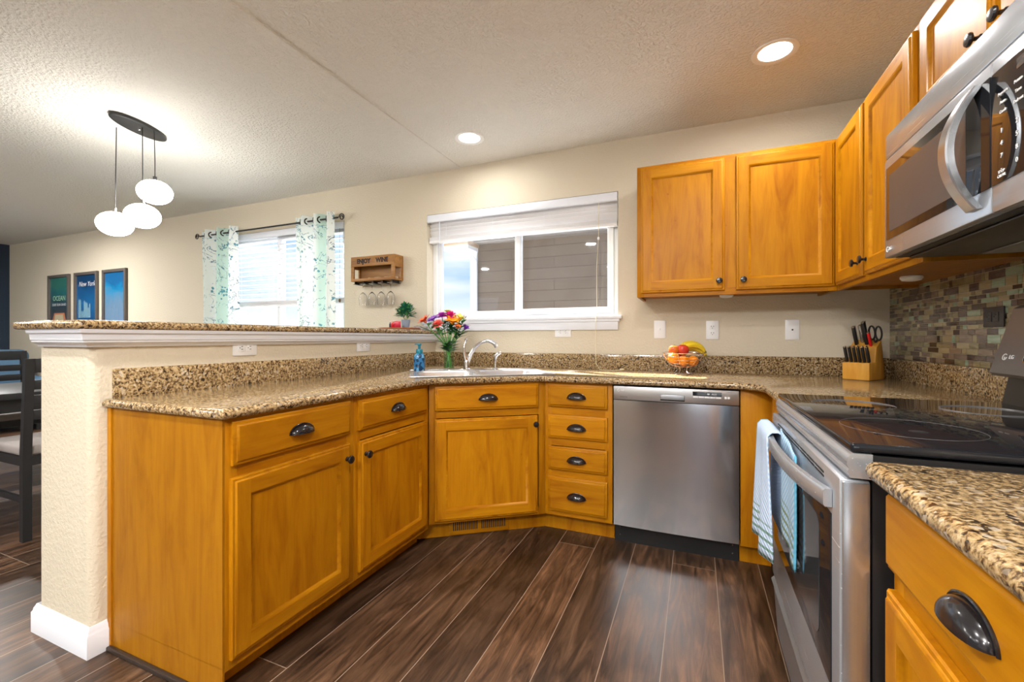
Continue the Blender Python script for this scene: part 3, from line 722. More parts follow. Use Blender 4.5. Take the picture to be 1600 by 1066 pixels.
# vertical arc handle
b = MB(); vs = []; fs = []; n = 26; k = 6
for i in range(n+1):
    u = i/n; z = .018+(.272-.018)*u; yy = -.012-.046*(1-abs(2*u-1)**2.0); xx = sx_-.044
    w_ = .018
    vs += [(xx-w_+.003, yy-.006, z), (xx+w_-.003, yy-.006, z), (xx+w_, yy-.003, z), (xx+w_, yy+.008, z), (xx-w_, yy+.008, z), (xx-w_, yy-.003, z)]
for i in range(n):
    for j in range(k): fs.append((i*k+j, i*k+(j+1) % k, i*k+k+(j+1) % k, i*k+k+j))
fs.append(tuple(range(k))); fs.append(tuple(n*k+j for j in range(k))[::-1])
b.add(vs, fs, None, True); bmesh.ops.recalc_face_normals(b.bm, faces=b.bm.faces[:]); b.build('handle', STV, dr)
text('brand_lettering', 'LG', .014, LETTER, dr, (.046, -.0045, .024), FR)
b = MB(); b.tube([(.026+.0075*math.cos(a*math.pi/8), -.005, .024+.0075*math.sin(a*math.pi/8)) for a in range(2, 17)], .0011, n=5); b.build('logo', LETTER, dr)
cp = MB(); cp.box((sx_+.001, -.004, 0), (MWW, .022, .299), STH, bev=.003); cp = cp.build('control_panel', None, MW)
b = MB(); b.box((sx_+.004, -.0062, .052), (MWW-.012, -.0035, .272), bev=.001); b.build('glass_panel', BGLASS, cp)
kx = [sx_+.036, sx_+.080, sx_+.124, sx_+.168]
for r_, row in enumerate(['123', '456', '789', '-0+']):
    for c_, ch in enumerate(row): text('key_lettering', ch, .013, LETTER, cp, (kx[c_], -.0066, .150-r_*.024), FR, .0004)
for r_, row in enumerate([('Popcorn', 'Potato', 'Pizza'), ('Auto', 'Time', 'Melt'), ('Cook', 'Defrost', 'Power')]):
    for c_, ch in enumerate(row): text('key_lettering', ch, .0085, LETTER, cp, (kx[c_]+.004, -.0066, .222-r_*.018), FR, .0004)
text('key_lettering', 'STOP\nCLEAR', .008, LETTER, cp, (kx[0], -.0066, .068), FR, .0004); text('key_lettering', 'START', .010, LETTER, cp, (kx[2], -.0066, .068), FR, .0004)
b = MB(); b.box((kx[1], -.0068, .243), (kx[3]+.01, -.006, .262), bev=.0004); b.build('display', MWWIN, cp)
# underside with filters and lamp
b = MB(); b.box((.02, .05, -.006), (MWW-.02, .38, -.0002), BPLAST, bev=.002)
for x0 in (.05, .42): b.box((x0, .20, -.010), (x0+.29, .34, -.0055), STD, bev=.002)
b.build('underside', None, MW)

# ------------------------------------------------------------------ plates on the walls
def plate(kind, loc, rz, label, horizontal=False, m=PLAST, mslot=DARKHOLE):
    t = thing('wall_outlet' if kind == 'outlet' else ('light_switch' if kind == 'switch' else 'cable_plate'), label, {'outlet': 'outlet', 'switch': 'light switch', 'cable': 'wall plate'}[kind], loc, rz)
    Mr = Matrix.Rotation(R(90), 4, 'Y') if horizontal else Matrix()
    b = MB(); b.box((-.035, -.0055, -.057), (.035, -.0002, .057), bev=.0025, M=Mr); b.build('plate', m, t)
    if kind == 'outlet':
        for s in (-1, 1):
            b = MB(); b.box((-.017, -.0078, s*.0195-.0145), (.017, -.005, s*.0195+.0145), bev=.002, M=Mr); f = b.build('socket', m, t)
            b = MB()
            for q in (-.0065, .0065): b.box((q-.0012, -.0082, s*.0195-.001), (q+.0012, -.0077, s*.0195+.007), M=Mr)
            b.cyl((0, -.0082, s*.0195-.007), (0, -.0077, s*.0195-.007), .0022, n=10, M=Mr); b.build('slots', mslot, f)
    if kind == 'switch':
        b = MB(); b.box((-.005, -.0065, -.012), (.005, -.005, .012), M=Mr); b.box((-.003, -.017, -.002), (.003, -.005, .006), bev=.001, M=Mr); b.build('toggle', m, t)
    if kind == 'cable':
        b = MB(); b.cyl((0, -.010, 0), (0, -.005, 0), .0045, n=12); b.build('connector', mat('brass_dark', (.05, .04, .03), .4, metal=1), t)
    return t
plate('switch', (-1.170, 0, 1.128), 0, 'white switch plate below left end of the double-door cabinet')
plate('outlet', (-.867, 0, 1.122), 0, 'white upright outlet behind the fruit basket, on the back wall')
plate('cable', (-.452, 0, 1.121), 0, 'white cable plate with one centre jack left of the knife block')
plate('outlet', (-1.805, 0, 1.116), 0, 'white sideways outlet just below the wide window sill', True)
plate('outlet', (-2.838, -1.571, 1.030), R(90), 'large near white sideways outlet under the bar top trim', True)
plate('outlet', (-2.838, -.806, 1.027), R(90), 'white sideways outlet under the bar, above the soap bottle end', True)
plate('outlet', (-.0085, -.895, 1.147), R(-90), 'dark grey outlet in the mosaic tile beside the range', True, mat('dark_grey_plate', (.06, .06, .065), .4), mat('black_slot', (.003, .003, .003), .6))

# ------------------------------------------------------------------ sink, faucet
nv = Vector((-math.sin(dg), math.cos(dg))); tv = Vector((math.cos(dg), math.sin(dg)))
mid = (A+Bv)/2; sc2 = mid + nv*.300 - tv*.01
SK = thing('sink', 'double-bowl stainless steel sink set in the angled corner counter', 'sink', (sc2.x, sc2.y, ZT), dg)
cutter = MB(); cutter.box((-.375, -.235, -.3), (.375, .155, .3)); cutter = cutter.build('cutter', None, None, (sc2.x, sc2.y, ZT), (0, 0, dg)); cut(ctop, cutter)
def bowl(b, x0, x1, y0, y1, d):
    rings = []
    for ins, z, r in [(0, .004, .045), (.010, -.004, .045), (.018, -.05, .05), (.030, -d+.03, .06), (.06, -d, .06)]:
        rings.append([(x, y, z) for x, y in rounded(x0+ins, x1-ins, y0+ins, y1-ins, r, 'se ne nw sw', 5)])
    k = len(rings[0]); vs = [v for r in rings for v in r]; fs = []
    for i in range(len(rings)-1):
        for j in range(k): fs.append((i*k+j, i*k+(j+1) % k, (i+1)*k+(j+1) % k, (i+1)*k+j))
    fs.append(tuple((len(rings)-1)*k+j for j in range(k)))
    b.add(vs, fs, None, True)
    return rings[0]
b = MB(); X = .400; YF, YBk = -.255, .250
B1 = (-.365, -.012, -.225, .140); B2 = (.012, .365, -.225, .140)
bowl(b, *B1, .19); bowl(b, *B2, .19)
# deck pieces (flat with a raised lip)
zt = .004
for lo, hi in [((-X, YF), (X, -.225)), ((-X, .140), (X, YBk)), ((-X, -.225), (-.365, .140)), ((.365, -.225), (X, .140)), ((-.012, -.225), (.012, .140))]:
    b.add([(lo[0], lo[1], zt), (hi[0], lo[1], zt), (hi[0], hi[1], zt), (lo[0], hi[1], zt)], [(0, 1, 2, 3)])
for B_ in (B1, B2):   # corner fillets between the square deck and the rounded bowls
    for cx, cy, sx, sy in ((B_[0], B_[2], 1, 1), (B_[1], B_[2], -1, 1), (B_[0], B_[3], 1, -1), (B_[1], B_[3], -1, -1)):
        r = .045; pts = [(cx, cy, zt)]+[(cx+sx*r-sx*r*math.sin(R(90*i/5)), cy+sy*r-sy*r*math.cos(R(90*i/5)), zt) for i in range(6)]
        b.add(pts, [(0, i+1, i+2) for i in range(5)])
b.box((-X-.006, YF-.006, .0002), (X+.006, YF+.002, .006), bev=.002); b.box((-X-.006, YBk-.002, .0002), (X+.006, YBk+.006, .006), bev=.002)
b.box((-X-.006, YF, .0002), (-X+.002, YBk, .006), bev=.002); b.box((X-.002, YF, .0002), (X+.006, YBk, .006), bev=.002)
b.build('basin', SINK, SK)
for cx in (-.19, .19):
    MB().lathe([(0, -.186), (.035, -.186), (.04, -.184), (.042, -.188)], None, 20, Matrix.Translation((cx, -.04, 0))).build('drain', CHROME, SK)
def on_sink(x, y, z=0): p = sc2 + tv*x + nv*y; return (p.x, p.y, ZT+.0045+z)
FA = thing('faucet', 'chrome single-lever arched kitchen faucet behind the sink bowls', 'faucet', on_sink(-.045, .195), dg)
MB().lathe([(0, 0), (.027, 0), (.027, .006), (.022, .010), (.021, .05), (.018, .062), (0, .064)], None, 24).build('base', CHROME, FA)
b = MB(); b.box((-.12, -.025, 0), (.12, .025, .005), bev=.002); b.build('deck_plate', CHROME, FA)
pts = [(0, 0, .02), (.010, -.004, .06), (.028, -.010, .105), (.052, -.020, .145), (.082, -.032, .172), (.115, -.044, .186), (.148, -.056, .182), (.172, -.064, .166), (.184, -.068, .146)]
b = MB(); b.tube(pts, [.016, .0145, .0125, .0115, .011, .011, .012, .013, .0135], n=16); b.build('spout', CHROME, FA)
b = MB(); b.tube([(-.004, 0, .055), (-.012, .0, .09), (-.016, .002, .125), (-.012, .004, .160), (-.004, .006, .185)], [.017, .013, .008, .006, .006], n=12); b.sphere((-.002, .006, .192), .010); b.build('lever', CHROME, FA)
SP = thing('side_sprayer', 'small chrome side sprayer standing to the right of the faucet', 'sprayer', on_sink(.145, .200), dg)
MB().lathe([(0, 0), (.020, 0), (.019, .006), (.012, .010), (.011, .03), (.010, .06), (.012, .075), (0, .08)], None, 20).build('base', CHROME, SP)
b = MB(); b.tube([(0, 0, .07), (0, -.002, .085), (.012, -.006, .100), (.034, -.012, .108)], [.011, .013, .014, .009], n=12); b.build('spray_head', CHROME, SP)
# ------------------------------------------------------------------ soap bottle
TEAL = mat('teal_plastic', (.01, .18, .26), .25)
t = thing('soap_bottle', 'teal foaming hand soap bottle standing on the left end of sink', 'soap bottle', on_sink(-.345, .165), dg)
def soapm():
    m = mat('soap_label', (.05, .2, .4), .25)
    v = coords(m, 'Object', (55, 55, 55)); vo = N(m, 'ShaderNodeTexVoronoi', _Scale=1.0); L(m, v, vo.inputs['Vector'])
    L(m, ramp(m, vo.outputs['Color'], [(.2, (.01, .05, .12)), (.45, (.03, .17, .38)), (.7, (.10, .32, .55)), (.9, (.35, .45, .45))], 'CONSTANT'), P(m).inputs['Base Color']); return m
MB().lathe([(0, 0), (.030, 0), (.034, .005), (.034, .080), (.031, .098), (.022, .108), (0, .108)], None, 28, sx=1, sy=.8).build('bottle', soapm(), t)
b = MB(); b.lathe([(.020, .107), (.021, .112), (.021, .130), (.018, .136), (0, .136)], None, 24); b.cyl((0, 0, .134), (0, 0, .160), .008); b.build('collar', TEAL, t)
b = MB(); b.box((-.012, -.010, .158), (.012, .010, .170), bev=.003); b.box((-.028, -.006, .162), (0, .006, .169), bev=.002); b.build('pump', TEAL, t)

# ------------------------------------------------------------------ vase with flowers
VX, VY = on_sink(-.150, .300)[:2]; 
vz = ZT+.0005
t = thing('vase', 'clear flared glass vase in the counter corner behind the sink', 'vase', (VX, VY, vz))
pr = [(0, 0), (.034, 0), (.036, .004), (.035, .05), (.034, .10), (.038, .14), (.048, .18), (.060, .215), (.058, .215), (.046, .18), (.036, .14), (.032, .10), (.033, .05), (.033, .010), (0, .010)]
MB().lathe(pr, None, 28).build('glass_body', VASEG, t)
MB().lathe([(0, .011), (.0325, .011), (.0325, .05), (.0315, .09), (0, .09)], None, 24).build('water', glassmat('water', (.80, .93, .84)), t)
STEM = mat('stem_green', (.07, .30, .03), .5); LEAF = mat('leaf_green', (.05, .26, .04), .45); LEAFD = mat('leaf_dark', (.02, .13, .045), .45)
def leafshape(b, base, d, ln, wd, m=None, up=Vector((0, 0, 1)), curl=.25):
    d = Vector(d).normalized(); s = d.cross(up); s = s.normalized() if s.length > .01 else Vector((1, 0, 0)); u = s.cross(d)
    prof = [(0, .06), (.2, .7), (.45, 1), (.7, .75), (.9, .3), (1, .02)]; vs = []; base = Vector(base)
    for q, w_ in prof:
        c = base+d*ln*q-u*ln*curl*q*q
        vs += [c-s*wd*w_/2+u*wd*.12*w_, c, c+s*wd*w_/2+u*wd*.12*w_]
    fs = []
    for i in range(len(prof)-1):
        for j in (0, 1): fs.append((i*3+j, i*3+j+1, i*3+j+4, i*3+j+3))
    b.add(vs, fs, m, True)
def petal_bloom(c, r, col, kind, name, tilt):
    m = MATS.get(name) or mat(name, col, .55)
    b = MB(); rnd = random.Random(sum(map(ord, name)) % 99+int(c[0]*1000)); up = Vector(tilt).normalized()
    q = up.to_track_quat('Z', 'Y').to_matrix().to_4x4(); Mx = Matrix.Translation(c) @ q
    layers = {'daisy': [(12, 75, 1), (10, 60, .8)], 'carnation': [(12, 80, 1), (12, 55, .9), (10, 30, .8), (6, 10, .65)], 'lily': [(6, 55, 1.15), (6, 42, 1.0)], 'bell': [(6, 45, .8), (4, 20, .7)]}[kind]
    for n, ang, sc in layers:
        for i in range(n):
            a = 2*math.pi*i/n+rnd.random()*.3; e = R(90-ang)
            d = Vector((math.cos(a)*math.cos(e), math.sin(a)*math.cos(e), math.sin(e)))
            bb = MB(); leafshape(bb, (0, 0, 0), d, r*sc, r*(.34 if kind == 'daisy' else .55), curl=.15)
            b.join(bb.bm, None, True, Mx)
    b.sphere((0, 0, .003), r*.22, M=Mx, n=8)
    return b.build('bloom', m, None)
fl = [ # screen-right offset, toward-camera offset, height, radius, colour, kind, label
 (-.150, .02, .315, .030, (.80, .16, .06), 'lily', 'orange_petals', 'red-orange lily at the far left of the vase bouquet'),
 (-.100, .03, .330, .030, (.30, .10, .55), 'daisy', 'purple_petals', 'lilac daisy with thin petals left of centre in the bouquet'),
 (-.045, .0, .350, .026, (.55, .06, .55), 'carnation', 'violet_petals', 'violet carnation high in the middle of the bouquet'),
 (-.062, .06, .295, .024, (.85, .16, .13), 'carnation', 'coral_petals', 'small coral carnation low in the middle of the bouquet'),
 (.010, .0, .352, .030, (.85, .04, .35), 'carnation', 'magenta_petals', 'bright pink carnation at the top of the bouquet'),
 (-.015, -.03, .385, .024, (.75, .80, .06), 'daisy', 'lime_petals', 'lime yellow daisy at the very top back of the bouquet'),
 (.030, .04, .305, .034, (.95, .42, .02), 'lily', 'amber_petals', 'large amber lily at the right front of the bouquet'),
 (.075, .0, .330, .030, (.95, .85, .18), 'lily', 'yellow_petals', 'yellow lily on the right of the bouquet'),
 (.062, .05, .275, .022, (.90, .25, .05), 'bell', 'tangerine_petals', 'small tangerine bell flower low right in the bouquet'),
 (.105, .02, .340, .020, (.85, .84, .90), 'bell', 'white_petals', 'small white flower at the upper right tip of the bouquet'),
 (.108, .02, .270, .024, (.25, .05, .50), 'bell', 'indigo_petals', 'dark violet iris hanging at the far right of the bouquet')]
cr = Vector((math.cos(R(22.8)), math.sin(R(22.8)), 0)); cf = Vector((math.sin(R(22.8)), -math.cos(R(22.8)), 0))
V0 = Vector((VX, VY, vz))
for i, (dx, dy, z, r, col, kind, nm, lab) in enumerate(fl):
    rt = thing('flower', lab, 'flower', (VX, VY, vz), 0, 'cut flowers in the glass vase')
    top = cr*dx+cf*dy+Vector((0, 0, z)); bot = -(cr*dx+cf*dy).normalized()*.018+Vector((0, 0, .014))
    midp = cr*dx*.22+cf*dy*.22+Vector((0, 0, .17))
    b = MB(); b.tube([bot, (bot+midp)/2+Vector((.002, 0, 0)), midp, (midp+top)/2+cr*dx*.06, top], .0028, n=6); st = b.build('stem', STEM, rt)
    bl = petal_bloom(top, r*1.8, col, kind, nm, (top-midp)+Vector((0, 0, .02))+cf*.05); bl.parent = rt
    rnd = random.Random(i); b = MB()
    for k in range(11):
        u = .30+.6*rnd.random(); p = midp.lerp(top, u) if rnd.random() < .7 else bot.lerp(midp, .6+.4*rnd.random()); a = rnd.random()*6.28
        leafshape(b, p, (math.cos(a), math.sin(a), .55), .062+.03*rnd.random(), .028)
    b.build('leaves', LEAF if i % 2 else LEAFD, rt)
rt = thing('leaf_sprig', 'long dark green leafy sprig arching left out of the vase', 'foliage', (VX, VY, vz)); b = MB()
tip = cr*-.19+Vector((0, 0, .285)); pts = [Vector((0, 0, .015)), cr*-.02+Vector((0, 0, .16)), cr*-.10+Vector((0, 0, .245)), tip]
b.tube(pts, .002, n=5)
for k in range(9):
    u = k/8; p = pts[1].lerp(pts[2], u*2) if u < .5 else pts[2].lerp(pts[3], u*2-1)
    leafshape(b, p, cr*-.6+cf*(.5 if k % 2 else -.5)+Vector((0, 0, .2)), .045, .014)
b.build('leaves', LEAFD, rt)

# ------------------------------------------------------------------ fruit basket
BX, BY = -1.025, -.215
WIRE = mat('copper_wire', (.72, .50, .36), .2, metal=1)
t = thing('fruit_basket', 'round wire fruit basket on the counter under the outlet', 'basket', (BX, BY, ZT+.0005))
def ring(b, r, z, rad=.0018): b.tube([(r*math.cos(2*math.pi*i/40), r*math.sin(2*math.pi*i/40), z) for i in range(41)], rad, n=6, cap=False)
b = MB(); ring(b, .112, .122, .0028)
for r, z in ((.106, .103), (.094, .083), (.078, .064), (.058, .048), (.035, .042)): ring(b, r, z)
for i in range(6):
    a = 2*math.pi*i/6+.3; b.tube([(r*math.cos(a), r*math.sin(a), z) for r, z in ((.112, .122), (.106, .103), (.094, .083), (.078, .064), (.058, .048), (.035, .042), (0, .041))], .0018, n=6)
b.build('bowl_wires', WIRE, t)
b = MB(); ring(b, .052, .003, .0025)
for i in range(6): a = 2*math.pi*i/6; b.tube([(.052*math.cos(a), .052*math.sin(a), .003), (.034*math.cos(a), .034*math.sin(a), .022), (.040*math.cos(a), .040*math.sin(a), .043)], .002, n=6)
b.build('foot', CHROME, t)
def fruitm(name, c1, c2, c3=None):
    m = mat(name, c1, .35); v = coords(m, 'Object', (1, 1, 1), True); n = N(m, 'ShaderNodeTexNoise', _Scale=9.0, _Detail=2.0); L(m, v, n.inputs['Vector'])
    L(m, ramp(m, n.outputs['Fac'], [(.35, c1), (.62, c2)]), P(m).inputs['Base Color']); return m
ORM = fruitm('orange_skin', (.72, .19, .006), (.78, .26, .01)); APM = fruitm('apple_skin', (.42, .008, .012), (.55, .06, .02)); APM2 = fruitm('apple_blush', (.48, .02, .012), (.60, .16, .02)); BAM = fruitm('banana_skin', (.80, .58, .02), (.85, .66, .04))
def pos(dx, dy, z): p = cr*dx+cf*dy; return (BX+p.x, BY+p.y, ZT+z)
def apple(loc, r, m, lab, grp='apples in the wire basket', nm='apple'):
    t = thing(nm, lab, nm, loc, 0, grp)
    MB().lathe([(0, -r*.80), (r*.25, -r*.88), (r*.6, -r*.72), (r*.92, -r*.25), (r*.98, .12*r), (r*.82, r*.62), (r*.45, r*.86), (r*.15, r*.80), (0, r*.66)], None, 20).build('flesh', m, t)
    b = MB(); b.tube([(0, 0, r*.66), (.001, .001, r*.9), (.004, .002, r*1.08)], .0012, n=5); b.build('stem', MATS['stem_green'], t)
def orange(loc, r, lab):
    b = MB(); b.sphere((0, 0, 0), r, sc=(1, 1, .96), n=20); b.sphere((0, 0, r*.93), r*.08, n=6); tag(b.build('orange', ORM, None, loc), lab, 'orange', 'oranges in the wire basket')
orange(pos(-.068, .030, .095), .033, 'orange at the left side of the wire basket'); orange(pos(-.018, .045, .080), .031, 'orange at the front bottom of the wire basket')
orange(pos(.040, .035, .079), .031, 'orange at the lower right front of the wire basket')
apple(pos(-.060, .012, .140), .030, APM2, 'orange-red apple on top left of the basket fruit')
apple(pos(-.012, .020, .140), .035, APM, 'deep red apple on top centre of the basket fruit'); apple(pos(.000, -.045, .085), .033, APM2, 'blushed apple at the back of the wire basket')
def banana(loc, rz, lab, ln=.15, tilt=0, flip=1):
    t = thing('banana', lab, 'banana', loc, rz, 'bananas on the fruit basket'); t.rotation_euler = (tilt, 0, rz); b = MB(); pts = []; rs = []
    for i in range(13):
        u = i/12; a = R(-58+116*u); pts.append((.085*math.sin(a), 0, .085*math.cos(a)-.085)); rs.append(.017*(math.sin(math.pi*(.08+.84*u))**.45))
    b.tube(pts, rs, n=7); b.build('peel', BAM, t)
    b = MB(); b.tube([pts[-1], (pts[-1][0]+.012, 0, pts[-1][2]-.010)], [.006, .004], n=6); b.sphere(pts[0], .007, n=6); b.build('tip', mat('banana_tip', (.22, .20, .03), .6) if 'banana_tip' not in MATS else MATS['banana_tip'], t)
banana(pos(.045, .02, .172), R(22.8+5), 'yellow banana arching over the top of the basket, foremost', tilt=R(8))
banana(pos(.050, -.018, .178), R(22.8-5), 'yellow banana on top of the basket behind the foremost banana', tilt=R(-4))
banana(pos(.068, -.045, .150), R(22.8-25), 'lower banana hanging at the back right of the basket', tilt=R(-14))

# ------------------------------------------------------------------ knife block
KB = thing('knife_block', 'honey wood knife block on the counter in the back right corner', 'knife block', (-.225, -.250, ZT+.0005), R(-38))
BLK = wood('block_wood', 'z', (.60, .30, .045), (.50, .22, .025), (.68, .37, .07))
b = MB(); M_ = Matrix.Rotation(R(90), 4, 'X')
# side profile in (y, z): low front step for steak knives, tall slanted back
prof = [(0, 0), (.175, 0), (.175, .11), (.135, .175), (.075, .130), (.060, .088), (0, .088)]
prof = [(0, 0), (.150, 0), (.168, .008), (.128, .200), (.076, .162), (.062, .086), (.0, .086)]
n = len(prof); hw = .058; vs = [(-hw, y, z) for y, z in prof]+[(hw, y, z) for y, z in prof]
b.add(vs, [(i, (i+1) % n, (i+1) % n+n, i+n) for i in range(n)]+[tuple(range(n))[::-1], tuple(range(n, 2*n))]); bmesh.ops.recalc_face_normals(b.bm, faces=b.bm.faces[:])
bmesh.ops.bevel(b.bm, geom=b.bm.edges[:], offset=.003, segments=2, profile=.5, affect='EDGES'); b.build('block', BLK, KB)
def knife(loc_local, tilt, ln, wd, th, lab, hm=BPLAST, blade=True, side=0, grp='knives in the wooden block'):
    Mk = Matrix.Translation(KB.location) @ Matrix.Rotation(R(-38), 4, 'Z')
    p = Mk @ Vector(loc_local); t = thing('knife', lab, 'knife', p, 0, grp); t.rotation_euler = Euler((tilt+R(7), side, R(-38)), 'XYZ')
    b = MB(); b.box((-th/2, -wd/2, .004), (th/2, wd/2, ln), hm, bev=min(th, wd)*.35)
    b.build('handle', None, t)
    b = MB(); b.box((-th/2*.8, -wd/2*1.05, ln-.004), (th/2*.8, wd/2*1.05, ln+.001), bev=.001); b.build('end_cap', CHROME, t)
    b = MB(); b.box((-.0008, -wd*.4, -.05), (.0008, wd*.4, .006)); b.build('blade', CHROME, t)
posn = ['first', 'second', 'third', 'fourth', 'fifth', 'sixth']
for i in range(6):
    knife((-.046+i*.0185, .028, .084), R(14), .088, .017, .012, 'black steak knife handle, %s from the left in the front row of the block' % posn[i])
knife((-.034, .098, .170), R(16), .105, .022, .014, 'large black knife handle at the back left of the block')
knife((-.012, .112, .182), R(16), .100, .022, .014, 'steel-faced knife handle at the back, second from the left', STV)
knife((.010, .102, .172), R(16), .128, .026, .015, 'tallest black cleaver-like handle in the middle of the block')
knife((.030, .090, .164), R(16), .080, .017, .012, 'short red knife handle in front of the scissors', mat('red_plastic', (.65, .01, .012), .3))
Mk = Matrix.Translation(KB.location) @ Matrix.Rotation(R(-38), 4, 'Z')
t = thing('scissors', 'kitchen scissors with black loop handles at the right of block', 'scissors', Mk @ Vector((.040, .112, .182)), R(-38)); t.rotation_euler = Euler((R(20), R(6), R(-38)))
for s in (-1, 1):
    b = MB(); b.tube([(s*.014+.013*math.cos(2*math.pi*i/20), 0, .055+.036*math.sin(2*math.pi*i/20)) for i in range(21)], .0042, n=8); b.tube([(s*.008, 0, .025), (0, 0, .0)], .004, n=8); b.build('loop_handle', BPLAST, t)
b = MB(); b.box((-.004, -.001, -.05), (.004, .001, .012)); b.build('blades', CHROME, t)

# ------------------------------------------------------------------ things on the bar
BT = 1.1345
WALNUT = wood('tray_wood', 'x', (.22, .075, .03), (.14, .045, .018), (.3, .11, .045))
t = thing('serving_tray', 'round brown wooden tray at the far end of the bar top', 'tray', (-3.03, -.190, BT))
MB().lathe([(0, 0), (.150, 0), (.158, .004), (.158, .012), (.152, .016), (.145, .012), (0, .012)], None, 40).build('board', WALNUT, t)
bx = lambda dx, dy, z=0: tuple(Vector((-3.03, -.190, BT+.0125+z))+cr*dx+cf*dy)
t = thing('potted_plant', 'small bushy blue-green plant in a grey pot on the bar tray', 'potted plant', bx(.040, -.02))
MB().lathe([(0, 0), (.026, 0), (.034, .062), (.034, .066), (.030, .066), (.029, .06), (0, .058)], None, 20).build('pot', mat('pot_grey', (.28, .33, .42), .6), t)
rnd = random.Random(3); b = MB(); LB = mat('bluegreen_leaf', (.02, .20, .13), .5); LG = mat('bright_leaf', (.09, .36, .10), .5)
for i in range(420):
    a = rnd.random()*6.28; e = rnd.random()*1.5; rr = .030+.042*rnd.random(); d = Vector((math.cos(a)*math.cos(e), math.sin(a)*math.cos(e), math.sin(e)))
    leafshape(b, Vector((0, 0, .088))+Vector((d.x*.95, d.y*.95, d.z*1.35))*rr, d+Vector((rnd.random()-.5, rnd.random()-.5, rnd.random()-.3)), .030, .019, LG if rnd.random() < .35 else LB)
for i in range(10): a = i*.63; b.tube([(0, 0, .055), (.03*math.cos(a), .03*math.sin(a), .10)], .0012, STEM, n=4)
b.build('foliage', None, t)
def candle(loc, col, lab, nm, r=.024, h=.048):
    t = thing('candle_jar', lab, 'candle', loc, 0, 'candle jars on the bar tray')
    MB().lathe([(0, 0), (r*.9, 0), (r, .004), (r, h-.004), (r*.92, h), (r*.8, h), (r*.8, h-.012), (0, h-.012)], None, 24).build('jar', mat(nm, col, .15, coat=.5), t)
    MB().cyl((0, 0, h-.013), (0, 0, h-.004), .001, n=5).build('wick', BLACKM, t)
candle(bx(-.028, .06), (.55, .01, .02), 'red candle jar in front on the bar tray, left one', 'red_jar'); candle(bx(.006, .09), (.62, .02, .06), 'red candle jar on the tray nearest the plant', 'rose_jar', h=.050)
candle(bx(-.055, .02), (.01, .02, .05), 'dark navy candle jar left of the two red ones', 'navy_jar', .02, .044)
t = thing('dish', 'low white ceramic dish on the bar beside the window sill', 'dish', (-2.90, -.10, BT))
MB().lathe([(0, 0), (.03, 0), (.055, .030), (.052, .030), (.028, .005), (0, .004)], None, 28).build('bowl', mat('ceramic', (.75, .76, .8), .25), t)

# ------------------------------------------------------------------ wine rack and glasses
RK = wood('rack_wood', 'x', (.33, .16, .05), (.20, .085, .022), (.45, .24, .09))
t = thing('wine_rack', 'wooden ENJOY WINE crate rack on the wall between the windows', 'wine rack', (-3.575, 0, 1.535))
wd_, hg, dp = .435, .200, .115
b = MB(); th = .012
b.box((0, -dp, .12), (wd_, -dp+th, hg), bev=.001); b.box((0, -dp, 0), (wd_, -dp+th, .022), bev=.001)
b.box((0, -dp, .022), (.030, -dp+th, .12), bev=.001); b.box((wd_-.030, -dp, .022), (wd_, -dp+th, .12), bev=.001)
b.build('front_panel', RK, t)
b = MB(); b.box((0, -dp+th, 0), (wd_, -.0005, th)); b.box((0, -.010, th), (wd_, -.0005, hg)); b.box((0, -dp+th, hg-th), (wd_, -.010, hg)); b.build('shelf_box', RK, t)
for x in (0, wd_-th):
    b = MB(); b.box((x, -dp+th, .105), (x+th, -.010, hg-th)); b.box((x, -.03, th), (x+th, -.010, .105)); b.build('side_slat', RK, t)
for wd2, s_, xx in (('ENJOY', .050, .130), ('WINE', .050, .315)): text('lettering', wd2, s_, mat('stencil_black', (.012, .008, .006), .7) if 'stencil_black' not in MATS else MATS['stencil_black'], t, (xx, -dp-.0005, .160), FR, .001, sx=.92, bold=.0022)
b = MB()
for i in range(5):
    x = .030+i*.0935; b.box((x-.010, -dp+.004, -.022), (x+.010, -.008, -.019)); b.box((x-.002, -dp+.01, -.020), (x+.002, -.015, 0))
b.build('glass_rails', BLACKM, t)
b = MB(); rnd = random.Random(8)
gp = [(0, .012), (.020, .012), (.021, 0.0)]
for i in range(4):
    g = thing('wine_glass', 'empty wine glass hanging upside down from the rack, %s from the left' % ['first', 'second', 'third', 'fourth'][i], 'wine glass', (-3.575+.0767+i*.0935, -.060, 1.517), 0, 'wine glasses under the rack')
    MB().lathe([(0, .0045), (.030, .0030), (.033, .001), (.032, .0), (.008, -.004), (.0035, -.012), (.003, -.065)], WINEG, 24).build('foot_and_stem', WINEG, g)
    MB().lathe([(.003, -.065), (.014, -.074), (.028, -.092), (.034, -.115), (.033, -.145), (.029, -.175), (.0275, -.175), (.0315, -.145), (.0325, -.115), (.0265, -.094), (.013, -.077), (0, -.072)], WINEG, 24).build('bowl', WINEG, g)
for i in range(11):
    x = -3.575+.04+.035*i+rnd.random()*.008; y = -.075+.05*rnd.random()
    o = MB().cyl((-.019, 0, 0), (.019, 0, 0), .0105, n=14).build('wine_cork', mat('cork', (.55, .38, .22), .8) if 'cork' not in MATS else MATS['cork'], None, (x, y, 1.535+.012+.0108), (0, 0, rnd.random()*1.2-.6 if i % 3 else 1.2))
    tag(o, 'used wine cork lying in the crate of the wine rack', 'cork', 'wine corks in the rack crate')

